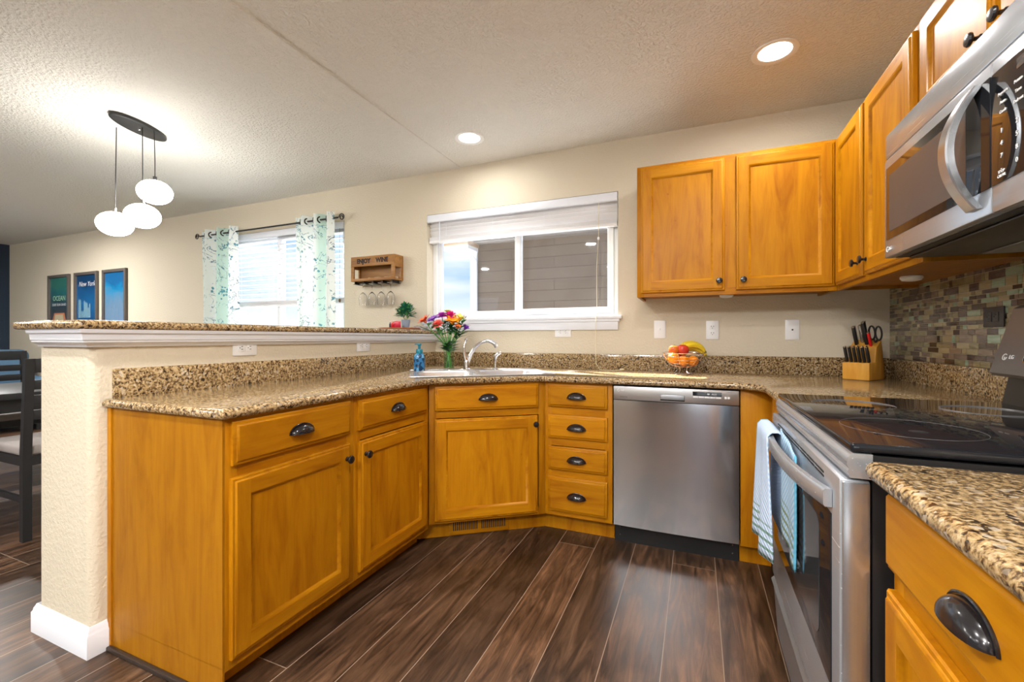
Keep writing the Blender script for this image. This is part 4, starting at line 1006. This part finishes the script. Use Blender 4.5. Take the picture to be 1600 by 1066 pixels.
# ------------------------------------------------------------------ blinds
def blind(name, label, x0, x1, ztop, slats, stack, ztilt, cords, loc_y=.045, pull=None):
    t = thing(name, label, 'window blind', (x0, loc_y, ztop)); w_ = x1-x0
    b = MB(); b.box((0, -.048, -.055), (w_, -.036, 0), bev=.002); b.box((0, -.042, -.058), (w_, -.030, -.050), bev=.002); b.build('valance', WHITE, t)
    b = MB(); b.box((.004, -.032, -.038), (w_-.004, .022, -.002), bev=.002); b.build('headrail', WHITE, t)
    for z in slats:
        b = MB(); b.box((.006, -.025, -.0014), (w_-.006, .025, .0014), bev=.0008, M=Matrix.Translation((0, 0, z-ztop)) @ Matrix.Rotation(R(ztilt), 4, 'X')); b.build('slat', SLAT, t)
    b = MB(); z = stack[1]-ztop; k = 0
    while z > stack[0]-ztop+.014: b.box((.006, -.026+.002*(k % 2), z-.0034), (w_-.006, .024+.002*(k % 2), z), bev=.0008); z -= .0044; k += 1
    b.build('slat_stack', SLAT, t)
    b = MB(); b.box((.006, -.027, stack[0]-ztop), (w_-.006, .025, stack[0]-ztop+.014), bev=.002); b.build('bottom_rail', SLAT, t)
    b = MB()
    for x in cords:
        for yy in (-.026, .026): b.cyl((x-x0, yy, -.05), (x-x0, yy, stack[0]-ztop), .0008, n=4)
    b.build('ladder_cords', WHITE, t)
    return t
b1 = blind('window_blind', 'white slatted blind raised high in the wide kitchen window', W1[0]+.004, W1[1]-.004, W1[3]-.003, [1.972, 1.945, 1.918, 1.892], (1.822, 1.866), -52, [-2.75, -2.35, -1.95, -1.58])
b = MB(); x_ = -2.797-W1[0]; b.tube([(x_, -.055, -.06), (x_-.001, -.056, -.45), (x_-.002, -.056, -.78)], .0022, n=6); b.build('tilt_wand', WHITE, b1)
b = MB(); x_ = 1.353
CORD = mat('cord_cream', (.75, .68, .45), .6)
b.tube([(x_, -.052, -.06), (x_, -.052, -.27), (x_-.012, -.055, -.5), (x_-.010, -.060, -.80), (x_-.010, -.095, -.84), (x_-.012, -.100, -1.0), (x_-.006, -.102, -1.13), (x_+.02, -.11, -1.1695), (x_+.06, -.13, -1.1705), (x_+.11, -.12, -1.1710), (x_+.16, -.105, -1.1710)], .0016, CORD, n=6)
b.lathe([(0, 0), (.006, .002), (.008, .014), (.004, .022), (0, .022)], PLAST, 12, Matrix.Translation((x_, -.052, -.31)))
b.sphere((x_+.165, -.105, -1.164), .009, CORD, (1.2, .8, .7), 8); b.sphere((x_+.155, -.112, -1.1655), .007, CORD, (1.2, .8, .8), 8)
b.build('pull_cord', None, b1)
sl = []; z = 2.0
while z > 1.445: sl.append(z); z -= .0455
b2 = blind('window_blind', 'white slatted blind half lowered behind the patterned curtains', W2[0]+.004, W2[1]-.004, W2[3]-.003, sl, (1.375, 1.425), 3, [-5.15, -4.70, -4.15, -3.80])
b = MB(); x_ = -3.80-W2[0]; b.tube([(x_, -.056, -.06), (x_, -.056, -.66)], .0012, n=5); b.lathe([(0, 0), (.008, .003), (.010, .022), (.004, .032), (0, .032)], mat('cord_tassel', (.18, .09, .04), .5), 12, Matrix.Translation((x_, -.056, -.70))); b.mats[0] = b.mats[0] or WHITE; b.build('pull_cord', WHITE, b2)

# ------------------------------------------------------------------ curtains
def curtm():
    m = bpy.data.materials.new('curtain_print'); m.use_nodes = True; MATS['curtain_print'] = m; p = P(m); p.inputs['Roughness'].default_value = .8
    tc = N(m, 'ShaderNodeTexCoord'); mp = N(m, 'ShaderNodeMapping'); mp.inputs['Scale'].default_value = (7, 0, 4.5); L(m, tc.outputs['UV'], mp.inputs['Vector'])
    mp.inputs['Scale'].default_value = (1, 1, 1)
    wv = N(m, 'ShaderNodeTexNoise', _Scale=6.0, _Detail=5.0, _Roughness=.55, _Distortion=1.6); L(m, mp.outputs[0], wv.inputs['Vector'])
    br = ramp(m, wv.outputs['Fac'], [(.480, (0, 0, 0)), (.488, (1, 1, 1)), (.502, (1, 1, 1)), (.510, (0, 0, 0))])
    m2 = N(m, 'ShaderNodeTexNoise', _Scale=5.0, _Detail=2.0); L(m, mp.outputs[0], m2.inputs['Vector'])
    gate = ramp(m, m2.outputs['Fac'], [(.44, (0, 0, 0)), (.50, (1, 1, 1))])
    vo = N(m, 'ShaderNodeTexVoronoi', _Scale=34.0); L(m, mp.outputs[0], vo.inputs['Vector'])
    lf = ramp(m, vo.outputs['Distance'], [(.34, (1, 1, 1)), (.42, (0, 0, 0))])
    m3 = N(m, 'ShaderNodeTexNoise', _Scale=9.0, _Detail=3.0); L(m, mp.outputs[0], m3.inputs['Vector'])
    g3 = ramp(m, m3.outputs['Fac'], [(.54, (0, 0, 0)), (.60, (1, 1, 1))])
    lf = mix(m, 1, lf, g3, 'MULTIPLY'); br = mix(m, 1, br, gate, 'MULTIPLY'); lf = mix(m, 1, br, lf, 'LIGHTEN')
    fac = N(m, 'ShaderNodeMath', operation='MULTIPLY'); L(m, lf, fac.inputs[0]); fac.inputs[1].default_value = .9
    teal = ramp(m, m3.outputs['Fac'], [(.45, (.01, .12, .20)), (.65, (.02, .26, .36))])
    sep = N(m, 'ShaderNodeSeparateXYZ'); L(m, tc.outputs['UV'], sep.inputs[0])
    md = N(m, 'ShaderNodeMath', operation='SINE'); mm = N(m, 'ShaderNodeMath', operation='MULTIPLY'); mm.inputs[1].default_value = 11; L(m, sep.outputs['X'], mm.inputs[0]); L(m, mm.outputs[0], md.inputs[0])
    bg = ramp(m, md.outputs[0], [(.35, (.86, .92, .90)), (.65, (.58, .76, .68))])
    c = mix(m, fac.outputs[0], bg, teal)
    L(m, c, p.inputs['Base Color'])
    tr = N(m, 'ShaderNodeBsdfTranslucent'); L(m, c, tr.inputs[0]); mx = N(m, 'ShaderNodeMixShader'); mx.inputs[0].default_value = .28
    out = [n for n in m.node_tree.nodes if n.type == 'OUTPUT_MATERIAL'][0]
    L(m, p.outputs[0], mx.inputs[1]); L(m, tr.outputs[0], mx.inputs[2]); L(m, mx.outputs[0], out.inputs[0]); return m
CUR = curtm()
def curtain(x0, x1, folds, label, ph=0):
    t = thing('curtain', label, 'curtain', (x0, -.10, 0)); W = x1-x0
    nx, nz = folds*16, 30; me = bpy.data.meshes.new('fabric'); bm = bmesh.new(); uv = bm.loops.layers.uv.new('UVMap'); grid = []
    for i in range(nx+1):
        u = i/nx; col = []
        for j in range(nz+1):
            v = j/nz; z = .12+(2.135-.12)*v
            amp = .042+.006*math.sin(3*v); y = amp*math.sin(2*math.pi*folds*u+ph+.25*math.sin(v*4)); x = W*u+.008*math.sin(2*math.pi*folds*u*2+ph)
            col.append(bm.verts.new((x+.006*math.sin(5*v+u*9)*(1-v), y, z)))
        grid.append(col)
    for i in range(nx):
        for j in range(nz):
            f = bm.faces.new((grid[i][j], grid[i+1][j], grid[i+1][j+1], grid[i][j+1])); f.smooth = True
            for l, (a, c) in zip(f.loops, ((i, j), (i+1, j), (i+1, j+1), (i, j+1))): l[uv].uv = (a/nx*W*2.2, c/nz*2.0)
    bm.to_mesh(me); bm.free(); me.materials.append(CUR); o = bpy.data.objects.new('fabric', me); C.objects.link(o); o.parent = t
    for k in range(folds*2):
        u = (k*math.pi-ph)/(2*math.pi*folds)
        if not 0.02 < u < .99: continue
        b = MB(); ang = math.atan2(.046*2*math.pi*folds/W*math.cos(math.pi*k), 1)
        Mg = Matrix.Translation((W*u, 0, 2.085)) @ Matrix.Rotation(ang, 4, 'Z') @ Matrix.Rotation(R(90), 4, 'X')
        b.lathe([(.020, -.003), (.030, -.003), (.031, 0), (.030, .003), (.020, .003), (.019, 0)], None, 20, Mg, closed=True); b.build('grommet', IRON, t)
    return t
curtain(-5.505, -4.975, 3, 'left curtain with teal branch print in front of the dining window', .4)
curtain(-4.215, -3.770, 3, 'right curtain with teal branch print, nearest the wine rack', .2)
t = thing('curtain_rod', 'thin black curtain rod with scroll finials above the dining window', 'curtain rod', (-5.52, -.10, 2.085))
MB().cyl((0, 0, 0), (1.79, 0, 0), .0075, n=12).build('rod', BLACKM, t)
for s, x in ((-1, 0), (1, 1.79)):
    b = MB(); pts = []
    for i in range(30): a = i/29*2*math.pi*1.6; r = .030*(1-i/40); pts.append((x+s*(.012+.030-r*math.cos(a)), 0, r*math.sin(a)))
    b.tube(pts, .0045, n=6); b.build('finial', BLACKM, t)
for x in (.30, 1.42):
    b = MB(); b.cyl((x, 0, 0), (x, .098, 0), .005, n=8); b.box((x-.012, .092, -.03), (x+.012, .0995, .03), bev=.002); b.build('bracket', BLACKM, t)

# ------------------------------------------------------------------ framed prints
FRM = mat('grey_wood_frame', (.10, .085, .075), .5)
def pic(x0, x1, label, base, cols):
    t = thing('framed_print', label, 'picture', (x0, 0, .92)); W = x1-x0; H = .955
    b = MB(); f = .036
    b.box((0, -.028, 0), (f, -.0005, H), bev=.003); b.box((W-f, -.028, 0), (W, -.0005, H), bev=.003); b.box((f, -.028, 0), (W-f, -.0005, f), bev=.003); b.box((f, -.028, H-f), (W-f, -.0005, H), bev=.003)
    b.build('frame', FRM, t)
    m = mat('print_'+base, cols[0], .4); v = coords(m, 'Object', (1, 1, 1)); sp = N(m, 'ShaderNodeSeparateXYZ'); L(m, v, sp.inputs[0])
    n = N(m, 'ShaderNodeTexNoise', _Scale=7.0, _Detail=6.0, _Distortion=1.0); L(m, v, n.inputs['Vector'])
    a = N(m, 'ShaderNodeMath', operation='MULTIPLY_ADD'); L(m, n.outputs['Fac'], a.inputs[0]); a.inputs[1].default_value = .35; L(m, sp.outputs['Z'], a.inputs[2])
    k = len(cols); L(m, ramp(m, a.outputs[0], [(.15+.95*i/(k-1), c) for i, c in enumerate(cols)]), P(m).inputs['Base Color'])
    MB().box((f-.002, -.010, f-.002), (W-f+.002, -.002, H-f+.002)).build('poster', m, t)
    MB().box((f-.002, -.0155, f-.002), (W-f+.002, -.0135, H-f+.002)).build('glazing', PANE2, t)
    return t, W, H
PANE2 = glassmat('picture_glass', (1, 1, 1))
t, W, H = pic(-8.687, -8.174, 'leftmost framed print, green with an orange camper van', 'green', [(.02, .25, .10), (.03, .22, .12), (.10, .08, .07), (.03, .06, .08), (.02, .16, .18), (.04, .20, .16)])
LMI = mat('print_mint', (.45, .75, .50), .6); ORP = mat('print_orange', (.60, .22, .10), .6); CRP = mat('print_cream', (.62, .55, .35), .6); DKP = mat('print_dark', (.02, .05, .06), .6)
text('print_lettering', 'OCEAN', .088, LMI, t, (W/2, -.0112, .655), FR, .0004); text('print_lettering', 'SURF SUN SAND', .045, LETTER, t, (W/2, -.0112, .575), FR, .0004); text('print_lettering', 'BEACH', .082, LMI, t, (W/2, -.0112, .135), FR, .0004); text('print_lettering', 'CALIFORNIA', .044, LMI, t, (W/2, -.0112, .07), FR, .0004)
b = MB(); Mp = Matrix.Translation((0, -.0105, 0)) @ Matrix.Rotation(R(90), 4, 'X')
b.prism([(.07, .22), (.45, .22), (.45, .33), (.42, .36), (.38, .47), (.14, .47), (.08, .36)], 0, .001, ORP, M=Mp); b.prism([(.13, .36), (.37, .36), (.35, .45), (.16, .45)], .001, .0014, CRP, M=Mp)
for cx in (.14, .38): b.prism([(cx+.045*math.cos(i*.3927), .22+.045*math.sin(i*.3927)) for i in range(16)], .001, .0016, DKP, M=Mp)
b.build('camper_van', None, t)
t, W, H = pic(-8.054, -7.542, 'middle framed print, deep blue with New York script', 'blue', [(.005, .08, .20), (.01, .11, .26), (.01, .08, .22), (.01, .13, .33), (.008, .09, .25), (.005, .05, .14)])
text('print_lettering', 'New York', .084, LETTER, t, (W/2+.01, -.0112, .81), FR, .0004, shear=.3); text('print_lettering', 'THE BIG CITY', .05, LETTER, t, (W/2-.04, -.0112, .30), FR, .0004); text('print_lettering', 'EMPIRE STATE', .04, LETTER, t, (W/2, -.0112, .11), FR, .0004)
b = MB(); Mp = Matrix.Translation((0, -.0105, 0)) @ Matrix.Rotation(R(90), 4, 'X'); rnd = random.Random(2)
for i in range(9): x = .08+i*.030; h = .06+.16*rnd.random(); b.prism([(x, .40), (x+.022, .40), (x+.022, .40+h), (x+.011, .42+h), (x, .40+h)], 0, .0008, M=Mp)
b.build('skyline', mat('print_pale', (.25, .45, .55), .6), t)
t, W, H = pic(-7.433, -6.952, 'rightmost framed print, pale beach fading up to bright blue', 'sea', [(.45, .38, .50), (.40, .42, .60), (.18, .30, .48), (.16, .28, .42), (.01, .26, .52), (.01, .14, .36)])
text('print_lettering', 'COAST', .085, mat('print_slate', (.25, .25, .40), .6), t, (W/2-.04, -.0112, .13), FR, .0004)
b = MB(); Mp = Matrix.Translation((0, -.0105, 0)) @ Matrix.Rotation(R(90), 4, 'X')
for i in range(7): x = .09+i*.032; b.prism([(x, .25), (x+.014, .25), (x+.010, .50+.05*math.sin(i*2)), (x+.003, .50)], 0, .0008, M=Mp)
b.build('tree_shapes', mat('print_haze', (.20, .33, .45), .6), t)

t = thing('thermostat', 'small white box on the dark navy wall at far left', 'thermostat', (XL, -.16, 2.07)); MB().box((.0005, -.05, -.03), (.03, .05, .03), bev=.004).build('casing', PLAST, t)
MB().box((.0305, -.03, -.012), (.0312, .03, .015)).build('screen', mat('screen_grey', (.35, .38, .38), .2), t)

# ------------------------------------------------------------------ lamps
GLOW = mat('globe_glass', (.95, .93, .88), .3, emis=(1, .97, .91), estr=20)
t = thing('pendant_lamp', 'black oval canopy pendant with three glowing white globes over the dining area', 'pendant lamp', (-4.085, -1.345, DZ))
dv = Vector((-.115, .32)).normalized(); ang = math.atan2(dv.y, dv.x)
b = MB(); b.prism([(.180*math.cos(i*math.pi/20), .078*math.sin(i*math.pi/20)) for i in range(40)], -.020, -.0005, bev=.006, M=Matrix.Rotation(ang, 4, 'Z')); cano = b.build('canopy', BLACKM, t)
b = MB(); b.sphere((0, 0, -.021), .008, n=8); b.build('canopy_screw', CHROME, cano)
globes = [((-4.198+4.085, -1.412+1.345), 1.764), ((-4.023+4.085, -1.339+1.345), 1.811), ((-3.991+4.085, -1.325+1.345), 1.969)]
globes = [((-.060, -.130), 1.770), ((.005, .055), 1.822), ((-.012, .115), 1.975)]
globes = [((-.113, -.067), 1.764), ((.062-.02, .006-.01), 1.811), ((.094-.03, .02+.03), 1.969)]
for k, ((gx, gy), gz) in enumerate(globes):
    b = MB(); z0 = gz-DZ
    b.tube([(gx*.95, gy*.95, -.018), (gx*.97+.002, gy, z0*.5), (gx, gy, z0+.075)], .0028, n=6); b.build('cord', BLACKM, t)
    b = MB(); b.cyl((0, 0, .06), (0, 0, .095), .010, n=12); 
    sh_ = b.build('socket', CHROME if k != 2 else BLACKM, t, (gx, gy, z0))
    b = MB(); b.sphere((0, 0, 0), .090, sc=(1, 1, .80), n=32); s = b.build('globe_shade', GLOW, t, (gx, gy, z0))

def downlight(x, y, z, label, watt=38):
    t = thing('recessed_light', label, 'ceiling light', (x, y, z), 0, None)
    MB().lathe([(.066, .012), (.070, -.001), (.090, -.006), (.095, -.004), (.096, -.0005), (.066, -.0003)], None, 40).build('trim_ring', mat('trim_white', (.85, .85, .83), .4) if 'trim_white' not in MATS else MATS['trim_white'], t)
    MB().lathe([(0, -.0012), (.068, -.0008)], None, 40).build('lens', mat('lamp_lens', (1, 1, 1), .4, emis=(1, .97, .92), estr=6) if 'lamp_lens' not in MATS else MATS['lamp_lens'], t)
    ld = bpy.data.lights.new('downlight', 'AREA'); ld.shape = 'DISK'; ld.size = .13; ld.energy = watt; ld.color = (1, .975, .94); ld.spread = R(175)
    o = bpy.data.objects.new('downlight', ld); C.objects.link(o); o.parent = t; o.location = (0, 0, -.008)
downlight(-.627, -.631, KZ, 'recessed ceiling light above the double-door cabinet corner', 6)
downlight(-2.318, -.405, KZ, 'recessed ceiling light near the wide window, above the sink', 4)
downlight(-.95, -2.30, KZ, 'added unseen recessed fill light above the range aisle', 12); downlight(-2.3, -2.9, KZ, 'added unseen recessed fill light over the open end of the peninsula', 22)  # recessed lights from here on are unseen, added to brighten the room
downlight(-.95, -4.4, KZ, 'added recessed fill light behind the camera near the right wall'); downlight(-2.4, -5.0, KZ, 'added recessed fill light behind the camera near the glass door')
downlight(-4.6, -4.2, DZ, 'added unseen recessed fill light in the middle of the great room'); downlight(-7.2, -1.2, DZ, 'added unseen recessed fill light above the framed prints'); downlight(-7.4, -4.2, DZ, 'added unseen recessed fill light near the far window of great room')

def dome(x, y, z, label, strength=56):  # unseen fixture added to fill the ceiling with neutral light
    t = thing('fill_dome_light', label, 'ceiling light', (x, y, z))
    b = MB(); b.lathe([(0, -.001), (.07, -.001), (.07, -.018), (0, -.022)], None, 28); b.cyl((0, 0, -.02), (0, 0, -.12), .010); b.build('canopy', BLACKM, t)
    b = MB(); b.sphere((0, 0, 0), .17, sc=(1, 1, .62), n=28); b.build('globe_shade', mat('fill_dome_glass', (.95, .95, .93), .3, emis=(1, .98, .95), estr=strength) if 'fill_dome_glass' not in MATS else MATS['fill_dome_glass'], t, (0, 0, -.205))
dome(-1.5, -3.8, KZ, 'added unseen dome fill light behind the camera over the great room'); dome(-7.0, -2.7, DZ, 'added unseen dome fill light over the far half of the great room')

# ------------------------------------------------------------------ dining set
BLK2 = mat('black_painted_wood', (.018, .018, .020), .42); GFAB = mat('grey_seat_fabric', (.30, .27, .26), .9)
def chair(label, loc, rz, cushion=False):
    t = thing('dining_chair', label, 'chair', loc, rz, 'black dining chairs around the table')
    # local: faces +x... seat extends to +x, back at x=0, width along y 0..0.44
    Wc, Dc = .44, .44
    for y in (0, Wc-.036):
        b = MB(); b.prism([(-.018, y), (.018, y), (.018, y+.036), (-.018, y+.036)], 0, .46); 
        b.add([(-.018, y, .46), (.018, y, .46), (.018, y+.036, .46), (-.018, y+.036, .46), (-.050, y, .965), (-.022, y, .965), (-.022, y+.036, .965), (-.050, y+.036, .965)], [(0, 1, 5, 4), (1, 2, 6, 5), (2, 3, 7, 6), (3, 0, 4, 7), (4, 5, 6, 7)])
        b.build('leg', BLK2, t)
        b = MB(); b.box((Dc-.036, y, 0), (Dc, y+.036, .44), bev=.003); b.build('leg', BLK2, t)
        b = MB(); b.box((.018, y+.008, .395), (Dc-.036, y+.028, .445)); b.build('apron', BLK2, t)
        b = MB(); b.box((.018, y+.010, .20), (Dc-.036, y+.026, .23)); b.build('stretcher', BLK2, t)
    b = MB(); b.box((-.008, .036, .395), (.012, Wc-.036, .445)); b.build('apron', BLK2, t); b = MB(); b.box((Dc-.03, .036, .395), (Dc-.01, Wc-.036, .445)); b.build('apron', BLK2, t)
    for z, h in ((.89, .075), (.80, .05), (.72, .05), (.64, .05)):
        sl_ = -.032*(z-.46)/.5; b = MB(); b.box((sl_-.012, .034, z), (sl_+.008, Wc-.034, z+h), bev=.002); b.build('back_slat', BLK2, t)
    b = MB(); b.box((-.004, .004, .446), (Dc+.006, Wc-.004, .500), bev=.018, seg=3); b.build('seat', GFAB, t)
    return t
ch = chair('black slat-back dining chair with grey seat just behind the half wall', (-4.225, -1.365, 0), R(180))
dup(ch, (-6.20, -1.52, 0), R(0), 'black slat-back dining chair on the far side of the table at the left edge')
t = thing('dining_table', 'dark rectangular dining table behind the half wall', 'dining table', (-5.27, -1.35, 0))
MB().box((-.46, -.75, .695), (.46, .75, .735), bev=.004).build('table_top', BLK2, t); 
b = MB(); b.box((-.40, -.69, .61), (.40, .69, .694)); b.build('apron', BLK2, t)
for sx in (-1, 1):
    for sy in (-1, 1): MB().box((sx*.38-.04, sy*.67-.04, 0), (sx*.38+.04, sy*.67+.04, .694), bev=.004).build('leg', BLK2, t)
BLUF = mat('blue_fabric', (.07, .14, .22), .9)
t = thing('armchair', 'blue upholstered armchair by the dark wall at far left', 'armchair', (-8.5, -.62, 0), R(-10))
MB().box((-.42, -.40, .08), (.42, .40, .42), bev=.05, seg=4).build('seat', BLUF, t); MB().box((-.45, -.40, .36), (-.25, .40, .93), bev=.08, seg=4).build('backrest', BLUF, t)
for sy in (-1, 1): MB().box((-.40, sy*.42-.07, .1), (.40, sy*.42+.07, .60), bev=.05, seg=4).build('armrest', BLUF, t)
for sx in (-1, 1):
    for sy in (-1, 1): MB().cyl((sx*.35, sy*.36, 0), (sx*.35, sy*.36, .1), .02, n=10).build('leg', BLK2, t)

# ------------------------------------------------------------------ towels on the oven handle
def towelm(name, c1, c2, band):
    m = mat(name, c1, .9); tc = N(m, 'ShaderNodeTexCoord'); mp = N(m, 'ShaderNodeMapping'); L(m, tc.outputs['UV'], mp.inputs['Vector'])
    wv = N(m, 'ShaderNodeTexWave', bands_direction='DIAGONAL', _Scale=38.0); L(m, mp.outputs[0], wv.inputs['Vector'])
    c = mix(m, wv.outputs['Fac'], c2, c1)
    sp = N(m, 'ShaderNodeSeparateXYZ'); L(m, mp.outputs[0], sp.inputs[0])
    wz = N(m, 'ShaderNodeMath', operation='MULTIPLY'); wz.inputs[1].default_value = 260; L(m, sp.outputs['Y'], wz.inputs[0]); sn = N(m, 'ShaderNodeMath', operation='SINE'); L(m, wz.outputs[0], sn.inputs[0])
    st = ramp(m, sn.outputs[0], [(.35, (0, 0, 0)), (.5, (1, 1, 1))])
    lo = ramp(m, sp.outputs['Y'], [(.10, (1, 1, 1)), (.105, (0, 0, 0))])
    f = mix(m, 1, st, lo, 'MULTIPLY'); c = mix(m, f, c, band)
    xe = ramp(m, sp.outputs['X'], [(.010, (1, 1, 1)), (.014, (0, 0, 0))]); c = mix(m, xe, c, (.12, .42, .62))
    L(m, c, P(m).inputs['Base Color']); bump(m, wv.outputs['Fac'], .6, .002); return m
T1 = towelm('towel_white_blue', (.62, .72, .88), (.40, .55, .76), (.16, .27, .24)); T2 = towelm('towel_shaded_blue', (.26, .46, .68), (.48, .62, .74), (.18, .24, .13))  # second one is bluer to stand for the towel's shaded side
def towel(lx0, lx1, zb_front, zb_back, m, label, grp='towels on the oven handle', out=0, wav=.012, flare=0):
    """drawn in the range's local frame; draped over the handle"""
    Mx = ST.matrix_basis.copy(); t = thing('towel', label, 'towel', ST.location, R(-90), grp)
    def hy(x): u = (x-.045)/(SW-.09); return -.036-.034*(1-abs(2*u-1)**2.2)
    path = []
    n = 26
    me = bpy.data.meshes.new('cloth'); bm = bmesh.new(); uv = bm.loops.layers.uv.new('UVMap'); nx = 22; grid = []
    for i in range(nx+1):
        u = i/nx; x = lx0+(lx1-lx0)*u; yh = hy((lx0+lx1)/2); rows = []
        r = .013
        for j in range(n):
            v = j/(n-1)
            if v < .55: q = v/.55; z = zb_front+(HZ+.012-zb_front)*q; y = yh-.0135-out-wav*math.sin(u*math.pi*2*1.5+1)*(1-q)-.018*(1-q)*0; s = z-zb_front
            elif v < .70: a = (v-.55)/.15*math.pi; y = yh-(.0135+out)*math.cos(a)*1.0; z = HZ+.012+(.010+out)*math.sin(a); s = HZ-zb_front+.03*(v-.55)/.15
            else: q = (v-.70)/.30; z = HZ+.012-(HZ+.012-zb_back)*q; y = yh+.0135+out*.3; s = .5+q
            y = min(y, -.034)
            w_ = 1-.10*(1-min(1, abs(z-HZ)*4)); xx = (lx0+lx1)/2+(x-(lx0+lx1)/2)*(w_+flare*(HZ-z))
            rows.append((bm.verts.new((xx, y, z)), u*(lx1-lx0), s))
        grid.append(rows)
    for i in range(nx):
        for j in range(n-1):
            q4 = (grid[i][j], grid[i+1][j], grid[i+1][j+1], grid[i][j+1]); f = bm.faces.new([q[0] for q in q4]); f.smooth = True
            for l, q in zip(f.loops, q4): l[uv].uv = (q[1], q[2])
    bm.to_mesh(me); bm.free(); me.materials.append(m); o = bpy.data.objects.new('cloth', me); C.objects.link(o); o.parent = t
    md = o.modifiers.new('thick', 'SOLIDIFY'); md.thickness = .004; md.offset = 1
    return t
towel(.020, .262, .425, .50, T1, 'white and pale blue waffle towel with green stripes draped over oven handle', out=.006, wav=.016)
t = thing('towel', 'rear half of the towel, painted bluer for shade, olive striped hem, behind the oven handle', 'towel', ST.location, R(-90), 'towels on the oven handle')  # rear drape of the same towel, its shade put into the bluer colour
me = bpy.data.meshes.new('cloth'); bm = bmesh.new(); uv = bm.loops.layers.uv.new('UVMap'); grid = []
for i in range(25):
    u = i/24; row = []
    for j in range(17):
        v = j/16; z = .495+.03*(1-u)+(.782-.495)*v; x = .235+.215*u+.012*math.sin(6*u+3*v)*(1-v)
        y = -.0385-.0035*math.sin(u*9)*(1-v*.5); row.append((bm.verts.new((x, y, z)), u*.22, z-.495-.03*(1-u)))
    grid.append(row)
for i in range(24):
    for j in range(16):
        q4 = (grid[i][j], grid[i+1][j], grid[i+1][j+1], grid[i][j+1]); f = bm.faces.new([q[0] for q in q4]); f.smooth = True
        for l, q in zip(f.loops, q4): l[uv].uv = (.22-q[1], q[2])
bm.to_mesh(me); bm.free(); me.materials.append(T2); o = bpy.data.objects.new('cloth', me); C.objects.link(o); o.parent = t
md = o.modifiers.new('thick', 'SOLIDIFY'); md.thickness = .003; md.offset = 0

# ------------------------------------------------------------------ outside
def siding():
    m = mat('shingle_siding', (.2, .16, .13), .8); tc = N(m, 'ShaderNodeTexCoord'); sp = N(m, 'ShaderNodeSeparateXYZ'); L(m, tc.outputs['Object'], sp.inputs[0]); cb = N(m, 'ShaderNodeCombineXYZ'); L(m, sp.outputs['X'], cb.inputs[0]); L(m, sp.outputs['Z'], cb.inputs[1])
    br = N(m, 'ShaderNodeTexBrick'); br.inputs['Scale'].default_value = 1; br.inputs['Brick Width'].default_value = 1.4; br.inputs['Row Height'].default_value = .17; br.inputs['Mortar Size'].default_value = .004
    br.inputs['Color1'].default_value = (.105, .078, .062, 1); br.inputs['Color2'].default_value = (.118, .089, .072, 1); br.inputs['Mortar'].default_value = (.04, .026, .02, 1); L(m, cb.outputs[0], br.inputs['Vector'])
    L(m, br.outputs['Color'], P(m).inputs['Base Color']); return m
t = thing('neighbor_house', 'brown shingled house wall with white corner seen through wide window', 'house', (-4.36, 3.5, -.4))
MB().box((0, 0, 0), (9, 5, 3.5)).build('wall', siding(), t); MB().box((-.03, -.03, 0), (.09, .06, 3.1)).build('corner_trim', WHITE, t)
ROOF = mat('roof_shingle', (.12, .10, .09), .9)
b = MB(); b.box((-.36, -.35, 2.88), (.10, .10, 2.94), WHITE); b.box((-.40, -.40, 2.94), (.12, .15, 3.02), mat('eave_tan', (.42, .30, .20), .7)); b.build('eave', None, t)
b = MB(); b.prism([(-.4, 3.0), (9.2, 3.0), (9.2, 3.6), (.3, 3.6)], 0, 5.4, M=Matrix.Translation((0, 5.2, 0)) @ Matrix.Rotation(R(90), 4, 'X')) ; b.build('roof', ROOF, t)
MB().tube([(-.02, -.12, 2.9), (.03, -.09, 2.80), (.08, -.06, 2.72), (.08, -.06, .3)], .03, n=8).build('downspout', WHITE, t)
def farhouse(loc, w_, h, label, rz=0):
    t = thing('distant_house', label, 'house', loc, rz); MB().box((0, 0, 0), (w_, 6, h)).build('wall', mat('far_wall', (.45, .52, .62), .8) if 'far_wall' not in MATS else MATS['far_wall'], t)
    b = MB(); b.add([(-.4, -.4, h), (w_+.4, -.4, h), (w_+.4, 6.4, h), (-.4, 6.4, h), (1.2, 3, h+1.4), (w_-1.2, 3, h+1.4)], [(0, 1, 5, 4), (1, 2, 5), (2, 3, 4, 5), (3, 0, 4), (0, 3, 2, 1)]); b.build('roof', mat('snowy_roof', (.34, .44, .56), .8) if 'snowy_roof' not in MATS else MATS['snowy_roof'], t)
    for i in range(2): MB().box((w_*(.25+.4*i), -.03, h*.45), (w_*(.25+.4*i)+.8, .0, h*.8)).build('window', mat('far_window', (.10, .14, .2), .2) if 'far_window' not in MATS else MATS['far_window'], t)
farhouse((-27.5, 18, -1.6), 5.5, 2.6, 'pale blue house with snowy roof seen low through the dining window, left')
farhouse((-20.5, 17, -1.6), 5, 2.7, 'pale blue house seen low through the dining window, right')
struct(MB().box((-60, .3, -1.7), (30, 60, -1.6)).build('ground', mat('snowy_ground', (.6, .62, .64), .9)))
struct(MB().box((-60, -60, -1.7), (30, -7, -1.6)).build('ground_front', MATS['snowy_ground']))
